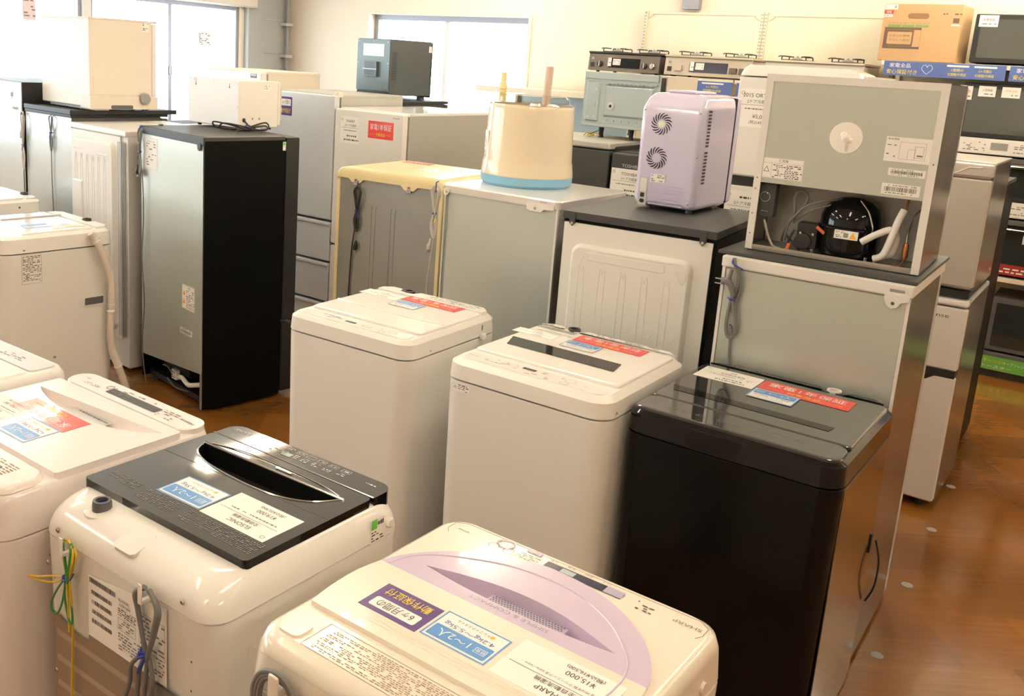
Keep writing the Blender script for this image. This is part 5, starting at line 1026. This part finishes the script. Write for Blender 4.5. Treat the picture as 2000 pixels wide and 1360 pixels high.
price(t, FR('front', -.172, -d/2, 1.66), .165, .175, '2015 ORTIGE', '2ドア冷蔵庫', '¥5,000', '(税込¥5,500)', '~~~~~~~~~~~~~~~~~~~~~~~~'); price(t, FR('front', -.175, -d/2, 1.19), .17, .17, '~~~~~', '2ドア冷蔵庫', '~~~~~~~', '~~~~~~~~~~~~', '~~~~~~~~~~~~~~~~~~~~~~~~')
# H + SF
t, w, d = rowfridge('narrow white two-door refrigerator with black grip standing by the aisle', -.975, -.495, .946, .576, WHITE, SILVER, [(.634, .905), (.04, .604)], topm=LGREY)
b = M(); b.box(-w/2, w/2, -d/2, -d/2+.06, .912, .940, GLOSSW, .008); b.build('door_cap', t)
b = M(); b.box(-w/2+.01, w/2-.005, -d/2+.006, -d/2+.05, .605, .633, BLACKP); b.T = FR('front', 0, -d/2, 0); b.poly([(-.22, .633), (-.22, .582), (.13, .582), (.165, .606), (.235, .610), (.235, .633)], -.01, .001, BLACKP); b.build('door_grip', t, label='black recessed grip between the doors')
b = M(FR('front', .118, -d/2, .868)); b.text('Hisense', 0, 0, .016, INK, .115, .001); b.build('logo', t)
x, y = uvp(-.735, 4.42+.27); t = thing('mini_refrigerator', 'slim grey-white freezer standing on the narrow white two-door refrigerator', 'freezer', x, y, YAW, .946)
w, d = .48, .54
b = M(); b.box(-w/2, w/2, -d/2+.05, d/2, .03, .565, SILVER, .003); b.build('cabinet', t)
b = M(); b.box(-w/2, w/2, -d/2, -d/2+.045, .045, .500, WARMG, .010, 4); b.build('door', t)
b = M(); b.box(-w/2, w/2, -d/2-.002, -d/2+.05, .502, .562, WARMG, .012, 4); b.box(-w/2, w/2, -d/2+.04, d/2, .555, .568, WARMG, .003); b.T = FR('front', 0, -d/2-.002, 0); b.tube([(-.1, .520, .001), (.10, .515, .001), (.15, .545, .001), (.20, .548, .001)], .0025, GLOSSW, 6); b.build('top_cover', t)
b = M(FR('topr', -.08, -.18, .568)); b.box(-.10, .07, -.05, .05, .0, .003, PAPERL); b.build('paper_sheet', t)
b = M(); b.box(-w/2+.01, w/2-.01, -d/2+.02, d/2-.01, 0, .03, BLACKP); b.build('base', t)
# row five: back to back with the fourth row
for k, (u0, u1, h, lab, m) in enumerate(((-1.05, -.53, 1.38, 'dark refrigerator with a white sheet on top, behind the slim freezer by the aisle', BLACK), (-4.86, -4.24, 1.492, 'black-topped refrigerator under the dark blue-grey microwave near the back window', CHAR))):
    v0 = 5.06 if k == 0 else 5.20; w = u1-u0; d = .60; x, y = uvp((u0+u1)/2, v0+d/2); t = thing('refrigerator', lab, 'refrigerator', x, y, YAW)
    b = M(); b.box(-w/2, w/2, -d/2, d/2-.05, .03, h-.02, m, .003); b.build('cabinet', t); b = M(); b.box(-w/2, w/2, -d/2-.004, d/2, h-.02, h, CHAR, .003); b.build('top_cover', t)
    b = M(); b.box(-w/2, w/2, d/2-.046, d/2, .04, h-.024, m, .006); b.build('door', t); feet(t, w, d, h=.03)
    if k == 0: b = M(FR('topr', 0, -.02, h)); b.box(-.2, .2, -.2, .2, 0, .002, PAPERL); b.build('paper_sheet', t)
# MW2
SLATE = mat('slate_back_steel', (.13, .17, .18), .4, metal=.3)
t = thing('microwave_oven', 'dark blue-grey microwave turned backwards in front of the bright back window', 'microwave', MWX, MWY, 45.4, 1.493)
w, d, h = .356, .43, .421
b = M(); b.box(-w/2+.002, w/2, -d/2+.006, d/2-.02, .03, h, mat('slate_enamel', (.085, .10, .105), .45, noise=.03), .004); b.build('cabinet', t)
b = M(); b.box(-w/2, w/2-.004, -d/2, -d/2+.006, .055, h-.004, SLATE); b.T = FR('front', 0, -d/2, 0)
b.box(-.150, .145, .060, .066, -.001, .008, SLATE); b.build('back_panel', t)
b = M(FR('front', 0, -d/2, 0)); b.box(-.112, .112, .300, .385, 0, .0008, PAPER); b.build('rating_label', t, label='blank white label')
b = M(FR('front', 0, -d/2, 0)); b.box(-.08, .06, .155, .262, 0, .022, SLATE, .003); 
for k in range(12): b.rect(-.01, .166+k*.008, .12, .004, BLACKP, .0224)
b.box(-.085, .065, .205, .211, .02, .026, STEELB); b.build('vent_grille', t)
b = M(FR('front', 0, -d/2, 0)); b.rect(0, .035, .34, .03, BLACKP, .0); b.build('base_gap', t)
screws(t, FR('front', 0, -d/2, 0), [(-.165, .40), (0, .405), (.155, .40), (.16, .25), (-.165, .25), (-.16, .08), (.15, .08)], .004)
b = M(FR('right', w/2, 0, 0)); b.box(.165, .195, .345, .39, 0, .0005, PAPER); b.build('sticker', t)
b = M(FR('right', w/2, 0, 0))
for k in range(22): b.rect(-.17, .33-k*.009, .05, .0035, BLACKP, .0006)
b.build('side_vent', t)
b = M(); b.box(-w/2+.01, w/2-.01, d/2-.02, d/2, .02, h-.005, BLACKG, .004); b.build('door', t)
for x_ in (-.13, .13):
    for y_ in (-.15, .15): b = M(); b.box(x_-.02, x_+.02, y_-.02, y_+.02, 0, .032, DGREY); b.build('foot', t)
# OV on the dark fridge
t = thing('oven', 'grey-green steel back of an oven with embossed panels and small round port', 'oven', 1.144, 5.354, 37.2, 1.4273)
w, d, h = .455, .469, .352
b = M(); b.box(-w/2+.012, w/2-.004, -d/2+.06, d/2, .06, h, BEIGE, .003); b.box(-w/2+.02, w/2-.012, -d/2+.002, -d/2+.06, .07, h-.012, BLACKP); b.build('cabinet', t)
b = M(); b.box(-w/2, w/2-.012, -d/2-.002, -d/2+.004, .058, h, STEELB); b.T = FR('front', 0, -d/2-.002, 0)
b.box(-.225, .205, .315, .350, 0, .008, STEELB, .002); b.box(-.225, .205, .060, .078, 0, .012, STEELB, .002)
rib(b, -.212, -.125, .085, .302, STEELB, .008, 0, .012); rib(b, -.10, .19, .115, .288, STEELB, .012, 0, .006); b.box(-.1, .2, .295, .303, 0, .010, STEELB)
for k in range(11): b.box(-.085+k*.025, -.075+k*.025, .290, .298, .009, .014, STEELB)
for k in range(6): b.box(-.08+k*.045, -.077+k*.045, .092, .102, 0, .006, LGREY)
for x_, z_ in ((-.19, .11), (-.152, .118), (-.15, .26)): b.disc(x_, z_, .006, LGREY, .009)
b.box(-.185, -.15, .165, .195, .007, .011, STEELB); b.build('back_panel', t)
b = M(FR('front', -.052, -d/2-.014, .175)); b.lathe([(.022, 0), (.020, .008), (.009, .010), (.008, .002)], LGREY, 22); b.disc(0, 0, .008, BLACKP, .006); b.build('round_port', t)
for x_ in (-.13, .05, .18):
    for y_ in (-.18, .18): b = M(); b.lathe([(.016, 0), (.012, .015), (.016, .062)], BLACKP, 12, x_, y_); b.build('leg', t)
o = M(); o.tube(smooth_path([(-.22, -.21, .004), (-.19, -.22, .02), (-.17, -.2, .006), (-.15, -.23, .015), (-.17, -.24, .004), (-.19, -.22, .01), (-.14, -.21, .02), (-.12, -.22, .006)]), .003, YELC, 6); o.tube(smooth_path([(-.2, -.2, .01), (-.17, -.22, .018), (-.15, -.2, .03), (-.13, -.21, .04)]), .0025, GRNC, 6); o.build('earth_wire', t)

# ------------------------------------------------------------------ shelving along the back wall (front v=6.9)
T0 = ROT
def shelf_unit(u0, u1, label, zt, board, back0=0.4, ledge=None):
    x, y = uvp((u0+u1)/2, 7.15); t = thing('shelf_unit', label, 'shelf', x, y, YAW, 0, None); w = u1-u0
    for s in (-1, 1):
        b = M(); X = s*(w/2-.012); b.box(X-.012, X+.012, .22, .26, 0, zt, SHELF); b.T = FR('front', 0, .22, 0)
        for k in range(int((zt-1.8)/.025)):
            b.rect(X-.005, zt-.02-k*.025, .004, .014, DGREY, .0006); b.rect(X+.005, zt-.02-k*.025, .004, .014, DGREY, .0006)
        b.build('upright', t)
    b = M(); b.box(-w/2+.024, w/2-.024, .235, .245, .1, zt-.012, SHELF); b.T = FR('front', 0, .235, 0); b.tube(smooth_path([(-w/2+.03, zt-.06, .002), (-w/2+.05, zt-.055, .003), (-w/2+.075, zt-.035, .003), (-w/2+.10, zt-.028, .003), (0, zt-.028, .003), (w/2-.10, zt-.028, .003), (w/2-.075, zt-.035, .003), (w/2-.05, zt-.055, .003), (w/2-.03, zt-.06, .002)], 3), .003, PIPE, 6); b.build('back_sheet', t)
    for z in board:
        b = M(); b.box(-w/2+.002, w/2-.002, -.25, .235, z-.03, z, SHELF, .003); b.build('shelf_board', t)
    return t, w
z1 = 1.775
t1, w1 = shelf_unit(-3.47, -2.50, 'cream shelf bay on the back wall holding the left two gas stoves', 2.285, (z1, 1.15, .6, .15))
t2, w2 = shelf_unit(-2.496, -1.55, 'cream shelf bay on the back wall left of the brown cardboard box', 2.285, (z1, 1.15, .6, .15))
x, y = uvp(-4.12, 7.15); t = thing('shelf_unit', 'low cream shelf ledge with grey-green back below the bright back window', 'shelf', x, y, YAW)
b = M(); b.box(-.64, .56, -.25, .235, 1.555, 1.60, SHELF, .003); b.build('shelf_board', t); b = M(); b.box(-.5, .63, .235, .245, .1, 1.555, STEELB); b.build('back_sheet', t)
for s in (-.5, .62): b = M(); b.box(s-.012, s+.012, .20, .26, 0, 1.6, SHELF); b.build('upright', t)
b = M(); b.box(.42, .63, -.22, .235, 1.22, 1.25, SHELF); b.build('shelf_board', t)
def banner(par, F, w, h, big=True):
    b = M(F); b.box(-w/2, w/2, -h/2, h/2, 0, .0015, BLUE2)
    b.text('家電全品', -w*.36, h*.22, h*.30, INKW, w*.18, .002); b.text('安心保証付き', -w*.34, -h*.22, h*.32, YEL, w*.26, .002)
    b.tube([(q[0]-w*.13, q[1], .002) for q in smooth_path([(0, -h*.32, 0), (-.03, 0, 0), (-.025, h*.26, 0), (-.008, h*.3, 0), (0, h*.15, 0), (.008, h*.3, 0), (.025, h*.26, 0), (.03, 0, 0), (0, -h*.32, 0)], 3)], .0015, INKW, 5)
    for x_, s in ((.12, '1週間の'), (.34, '6ヶ月間の')): b.rrect(w*x_, h*.33, w*.18, h*.12, h*.05, INKW, .002); b.text(s, w*x_, h*.06, h*.2, YEL, w*.10, .002); b.text('初期動作保証', w*x_, -h*.24, h*.2, YEL, w*.15, .002)
    return b.build('sale_banner', par, label='blue banner with white and yellow lettering')
banner(t1, FR('front', .02, -.252, z1-.065), .92, .09); banner(t2, FR('front', 0, -.252, z1-.065), .90, .09)
# stoves
def stove(u, w, label, panel, z=z1, sgn=True, body=None):
    x, y = uvp(u, 7.12); t = thing('gas_stove', label, 'gas stove', x, y, YAW, z); d = .46
    b = M(); b.box(-w/2, w/2, -d/2+.03, d/2-.02, .01, .135, body or STOVEB, .004); b.build('cabinet', t)
    b = M(); b.loft([(.012, -w/2, w/2, -d/2+.002, -d/2+.034, .002), (.140, -w/2, w/2, -d/2+.016, -d/2+.034, .002)], panel); fp = b.build('control_panel', t)
    b = M(); b.box(-w/2-.004, w/2+.004, -d/2+.002, d/2, .140, .158, BLACKP if panel is STOVEB else STOVEC, .006); b.build('hob_top', t)
    F = FR('front', 0, -d/2+.004, 0) @ Matrix.Rotation(R(-6), 4, 'X')
    b = M(F); b.rrect(.01, .075, w*.44, .075, .004, NAVYP if panel is not STOVEB else BLACKG, .006); b.rect(-.055, .082, .065, .048, PAPER, .008); b.text('都市ガス用', -.055, .09, .008, INK, .055, .010); b.fine(-.08, -.03, .066, .08, 2, RED, .8, .010, 4); b.rect(-.115, .08, .030, .065, PAPER, .008); b.fine(-.127, -.103, .055, .108, 4, INKG, .6, .010, 5); b.build('grill_window', t)
    for k, x_ in enumerate((-w*.33, w*.30, w*.41)):
        b = M(F @ Matrix.Translation((x_, .062, .004)))
        if panel is STOVEB: b.lathe([(.024, 0), (.022, .014), (.018, .018)], CHROME if k == 2 else BLACKP, 22); b.box(-.004, .004, -.02, .02, .016, .022, LGREY)
        else: b.box(-.028, .028, -.022, .020, 0, .016, STOVEB if k else STOVEC, .004)
        b.build('knob', t)
    b = M(F); b.rrect(-w*.44, .055, .035, .035, .004, BLACKP, .006); b.rrect(-w*.44, .105, .022, .02, .004, MGREY, .006); b.build('ignition_button', t)
    for x_ in (-w*.26, w*.26):
        b = M(Matrix.Translation((x_, -.02, .158)))
        for a in range(4):
            c_, s_ = math.cos(R(45+90*a)), math.sin(R(45+90*a)); b.tube([(.055*c_, .055*s_, .028), (.11*c_, .11*s_, .030), (.118*c_, .118*s_, .024), (.118*c_, .118*s_, .002)], .0045, IRON, 6)
            b.tube([(.118*c_, .118*s_, .004), (.118*-s_, .118*c_, .004)], .004, IRON, 6)
        b.tube([(-.118, -.05, .026), (-.10, -.07, .030), (-.06, -.075, .030)], .004, IRON, 6); b.tube([(.118, -.05, .026), (.10, -.07, .030), (.06, -.075, .030)], .004, IRON, 6); b.build('grate', t)
        b = M(Matrix.Translation((x_, -.02, .158))); b.lathe([(.045, 0), (.045, .010), (.036, .014), (.032, .020), (.012, .024), (.006, .034)], MGREY, 24); b.build('burner', t)
    for x_ in (-w/2+.05, w/2-.05):
        for y_ in (-.15, .15): b = M(); b.lathe([(.014, 0), (.014, .012)], BLACKP, 10, x_, y_); b.build('foot', t)
stove(-3.385, .60, 'brown-fronted gas stove with chrome right knob, leftmost on the back shelf', STOVEB)
stove(-2.71, .66, 'beige-fronted gas stove in the middle of the back shelf', STOVEC, body=STOVEC)
WST = mat('white_stove_panel', (.62, .58, .52), .35)
stove(-1.96, .66, 'pale gas stove, rightmost on the back shelf beside the brown cardboard box', WST, body=WST)
# right rack
x, y = uvp(-.45, 7.15); t = thing('shelf_unit', 'tall dark rack of microwaves at the right edge', 'shelf', x, y, YAW); w = 2.16
for z in (1.962, 1.40, 1.02, .655, .16):
    b = M(); b.box(-w/2, w/2, -.25, .25, z-.03, z, SHELF if z > 1.9 or abs(z-.655) < .02 else DGREY, .002); b.build('shelf_board', t)
for X in (-w/2+.02, 0.0, w/2-.02):
    b = M(); b.box(X-.015, X+.015, .2, .25, 0, 2.4, SHELF); b.build('upright', t)
b = M(); b.box(-w/2, w/2, .24, .25, .05, 2.35, SHELF); b.build('back_sheet', t)
b = M(); b.box(-w/2, w/2, -.20, .20, .0, .10, DGREY); b.build('plinth', t)
for k in range(3): banner(t, FR('front', -w/2+.37+.72*k, -.252, 1.914), .70, .092)
b = M(FR('front', -.03, -.252, .095)); b.box(-.25, .75, -.042, .046, 0, .002, GREEN); b.text('電子レンジ', -.12, .018, .02, YEL, .14, .003); b.text('オーブンレンジ', .02, .016, .018, INKW, .14, .003); b.text('トースター', -.08, -.018, .018, INKW, .16, .003); b.disc(.20, .0, .05, PAPER, .003, 28); b.build('sale_banner', t, label='green banner with lettering')
b = M(FR('front', 0, -.252, .705)); b.box(-.4, .9, -.03, .038, 0, .002, REDP); b.fine(-.38, .3, -.02, .02, 2, INKW, .5, .003, 6); b.build('sale_banner', t, label='dark red banner')
TAGS = [0]
def oven(u, w, z, h, label, body, glass, panel=None, side=False, tags=(), hand=None, v0=6.93, d=.40):
    x, y = uvp(u, v0+d/2); t = thing('microwave_oven', label, 'microwave', x, y, YAW, z)
    b = M(); b.box(-w/2, w/2, -d/2+.03, d/2, .012, h, body, .004); b.build('cabinet', t)
    zp = .10 if panel else 0
    dw = w*.74 if side else w
    b = M(); b.box(-w/2+.002, -w/2+dw-.002, -d/2, -d/2+.03, .014+zp, h-.004, body, .004); dr = b.build('door', t)
    b = M(FR('front', -w/2+dw/2, -d/2, .0)); b.rrect(0, (h+zp)/2+.004, dw-.07, (h-zp)-.075, .01, glass, .0008); b.build('door_glass', dr)
    if panel: b = M(); b.box(-w/2+.002, w/2-.002, -d/2-.002, -d/2+.03, .012, .110, panel, .004); b.T = FR('front', 0, -d/2-.002, .06); b.rrect(-.01, .005, .095, .045, .003, MGREY, .001); b.fine(-w*.4, -.08, -.03, .03, 5, INKG, .5, .001, 5); b.fine(.07, w*.4, -.03, .03, 5, INKG, .5, .001, 6); b.build('control_panel', t)
    if side:
        b = M(); b.box(w/2-(w-dw)+.001, w/2-.002, -d/2, -d/2+.03, .014, h-.004, body, .004); b.T = FR('front', w/2-(w-dw)/2, -d/2, 0); b.rrect(0, h*.86, (w-dw)*.7, .025, .003, NAVYP, .001)
        for r_ in range(4):
            for c_ in range(3): b.rrect((c_-1)*.028, h*.72-r_*.03, .02, .018, .003, MGREY if body is not WHITE else INKG, .001)
        b.lathe([(.024, 0), (.022, .012)], BLACKP, 20, 0, h*.22); b.build('control_panel', t)
    if hand: b = M(); b.tube([(-dw/2+.03, -d/2-.03, h-.03), (dw/2-.03, -d/2-.03, h-.03)], .008, CHROME, 8); b.box(-dw/2+.03, -dw/2+.045, -d/2-.03, -d/2, h-.036, h-.024, DGREY); b.box(dw/2-.045, dw/2-.03, -d/2-.03, -d/2, h-.036, h-.024, DGREY); b.build('handle', t)
    for k, (tx, tz, tw, th) in enumerate(tags):
        b = M(FR('front', tx, -d/2-.002, tz)); b.box(-tw/2, tw/2, -th/2, th/2, 0, .001, PAPER); b.text(('未使用品', '人気商品', 'フラット')[k % 3], 0, th*.12, th*.22, RED if k % 2 == 0 else INK, tw*.6, .002); b.fine(-tw*.35, tw*.35, -th*.35, -th*.15, 1, INKG, .8, .002, k); b.build('price_label', t)
    for x_ in (-w/2+.05, w/2-.05): b = M(); b.lathe([(.012, 0), (.012, .013)], BLACKP, 10, x_, -d/2+.06); b.lathe([(.012, 0), (.012, .013)], BLACKP, 10, x_, d/2-.06); b.build('foot', t)
oven(-.72, .62, 1.962, .31, 'black microwave on top of the rack, right of the brown cardboard box', BLACKP, GLASSM, tags=((-.235, .265, .105, .07),), side=False)
oven(-.765, .53, 1.40, .45, 'microwave with greenish glass door and white control strip, upper rack level', BLACKP, GLASSM, panel=WHITE, tags=((-.235, .385, .05, .085), (-.13, .40, .095, .065), (.0, .40, .10, .065)))
oven(-1.28, .46, 1.40, .40, 'white microwave half hidden behind the tall white refrigerator, upper rack level', WHITE, GLASSM, side=True, tags=((-.1, .36, .09, .06), (.05, .36, .09, .06)))
oven(-.72, .56, 1.02, .36, 'black oven with chrome handle and white control strip, second rack level from the top', BLACKP, GLASSD, panel=WHITE, hand=True, tags=((-.2, .345, .08, .05), (-.06, .345, .09, .05), (.06, .345, .09, .05)))
oven(-.72, .56, .655, .335, 'black oven with chrome handle above the dark red banner on the rack', BLACKP, GLASSD, hand=True, tags=((.20, .25, .07, .055),))
oven(-.36, .60, .16, .36, 'microwave with button pad, bottom rack level above the green banner', DGREY, GLASSD, side=True)
oven(-.08, .56, 1.02, .36, 'dark microwave cut off by the right edge, second rack level from the top', BLACKP, GLASSD, panel=WHITE, tags=((-.2, .25, .09, .05),))
oven(-.13, .60, 1.40, .45, 'dark microwave cut off by the right edge, upper rack level', BLACKP, GLASSM, tags=((-.2, .38, .09, .06),))
# cardboard box
t = thing('cardboard_box', 'brown cardboard microwave carton standing on the rack above the blue banner', 'cardboard box', BOXX, BOXY, BOXYAW, 1.962)
w, d, h = BOXW, .36, .36
b = M(); b.box(-w/2, w/2, -d/2, d/2, 0, h, CARD, .003); b.T = FR('top', 0, 0, h); b.rect(0, 0, w, .05, BEIGE, .0008); ct = b
b = M(FR('front', 0, -d/2, 0)); b.rrect(-.02, h-.075, .125, .035, .017, mat('handle_hole', (.30, .17, .08), .8), .0008); b.build('hand_hole', t)
b = ct; b.T = FR('front', 0, -d/2, 0)
b.frame(-.10, .145, .22, .135, .014, CARDD, .0008); b.rrect(-.115, .145, .145, .075, .008, CARD, .001); b.rect(-.115, .145, .165, .105, CARDD, .0009); b.rrect(-.115, .145, .148, .078, .008, CARD, .0012)
b.text('お手入れ簡単', -.115, .160, .014, CARDD, .12, .0016); b.text('フラット庫内', -.115, .132, .014, CARDD, .12, .0016); b.rect(.0, .145, .018, .105, CARD, .0012)
b.text('フラットオーブンレンジ', -.07, .240, .009, CARDD, .25, .001)
for k in range(3): b.rect(-.155+k*.082, .222, .075, .016, mat('print_green', (.22, .34, .12), .8) if k == 0 else bpy.data.materials['print_green'], .001)
b.fine(.12, .24, h-.07, h-.05, 1, CARDD, .8, .001, 4, .014); b.rrect(.20, h-.10, .035, .03, .003, CARDD, .001); b.rect(.20, h-.128, .05, .009, INKW, .001)
b.build('carton', t)
b = M(FR('front', 0, -d/2, 0)); b.box(-.225, -.15, .325, .355, 0, .001, PAPER); b.text('4', -.165, .340, .02, INK, None, .002); b.rect(-.20, .308, .055, .022, RED, .001); b.text('特価', -.20, .308, .014, INKW, None, .002); b.rect(-.205, .285, .06, .016, PAPER, .001); b.fine(-.23, -.18, .280, .290, 1, RED, .9, .0014, 3); b.build('price_label', t)
# floor marks
for k, (X, Y, lab) in enumerate(FM):
    b = M(Matrix.Translation((X, Y, .0005)) @ Matrix.Rotation(-R(40), 4, 'Z')); b.lathe([(.020, 0), (.020, .0008)], MARK, 20); tag(b.build('floor_marker'), lab, 'floor mark')
# ------------------------------------------------------------------ camera, light, view
CH, CP, CR, CF, PX, PY = 1.79029, R(12.3110), R(3.4383), 1848.18, 829.09, 519.84
fw = Vector((0, math.cos(CP), -math.sin(CP))); r0 = Vector((1, 0, 0)); u0_ = r0.cross(fw)
rt = r0*math.cos(CR)+u0_*math.sin(CR); up = -r0*math.sin(CR)+u0_*math.cos(CR)
cam = bpy.data.cameras.new('camera'); co = bpy.data.objects.new('camera', cam); COL.objects.link(co)
co.matrix_world = Matrix(((rt.x, up.x, -fw.x, 0), (rt.y, up.y, -fw.y, 0), (rt.z, up.z, -fw.z, CH), (0, 0, 0, 1)))
cam.sensor_width = 36; cam.lens = CF/2000*36; cam.shift_x = (1000-PX)/2000; cam.shift_y = (PY-680)/2000; cam.clip_start = .02
SC.camera = co
wd = bpy.data.worlds.new('daylight'); SC.world = wd; wd.use_nodes = True; nt = wd.node_tree; bg = nt.nodes['Background']
bg.inputs['Color'].default_value = (.82, .93, 1.0, 1); bg.inputs['Strength'].default_value = 5.6
def portal(name, M4, sx, sy):
    l = bpy.data.lights.new(name, 'AREA'); l.shape = 'RECTANGLE'; l.size = sx; l.size_y = sy; l.cycles.is_portal = True
    o = bpy.data.objects.new(name, l); COL.objects.link(o); o.matrix_world = M4
portal('portal_left', ROT @ Matrix.Translation((RU0-.14, 2.30, 1.61)) @ Matrix(((0, 0, -1, 0), (1, 0, 0, 0), (0, -1, 0, 0), (0, 0, 0, 1))), 9.0, 1.18)
portal('portal_back', ROT @ Matrix.Translation((-5.55, RV1+.14, 1.70)) @ Matrix(((-1, 0, 0, 0), (0, 0, 1, 0), (0, 1, 0, 0), (0, 0, 0, 1))), 1.88, 1.0)
SC.view_settings.view_transform = 'Standard'; SC.view_settings.look = 'None'; SC.view_settings.gamma = 1; SC.view_settings.use_curve_mapping = False
SC.view_settings.exposure = .74
SC.cycles.use_denoising = True; SC.cycles.max_bounces = 8; SC.cycles.diffuse_bounces = 4; SC.cycles.glossy_bounces = 4; SC.cycles.transparent_max_bounces = 8; SC.cycles.sample_clamp_indirect = 8; SC.cycles.caustics_reflective = False; SC.cycles.caustics_refractive = False
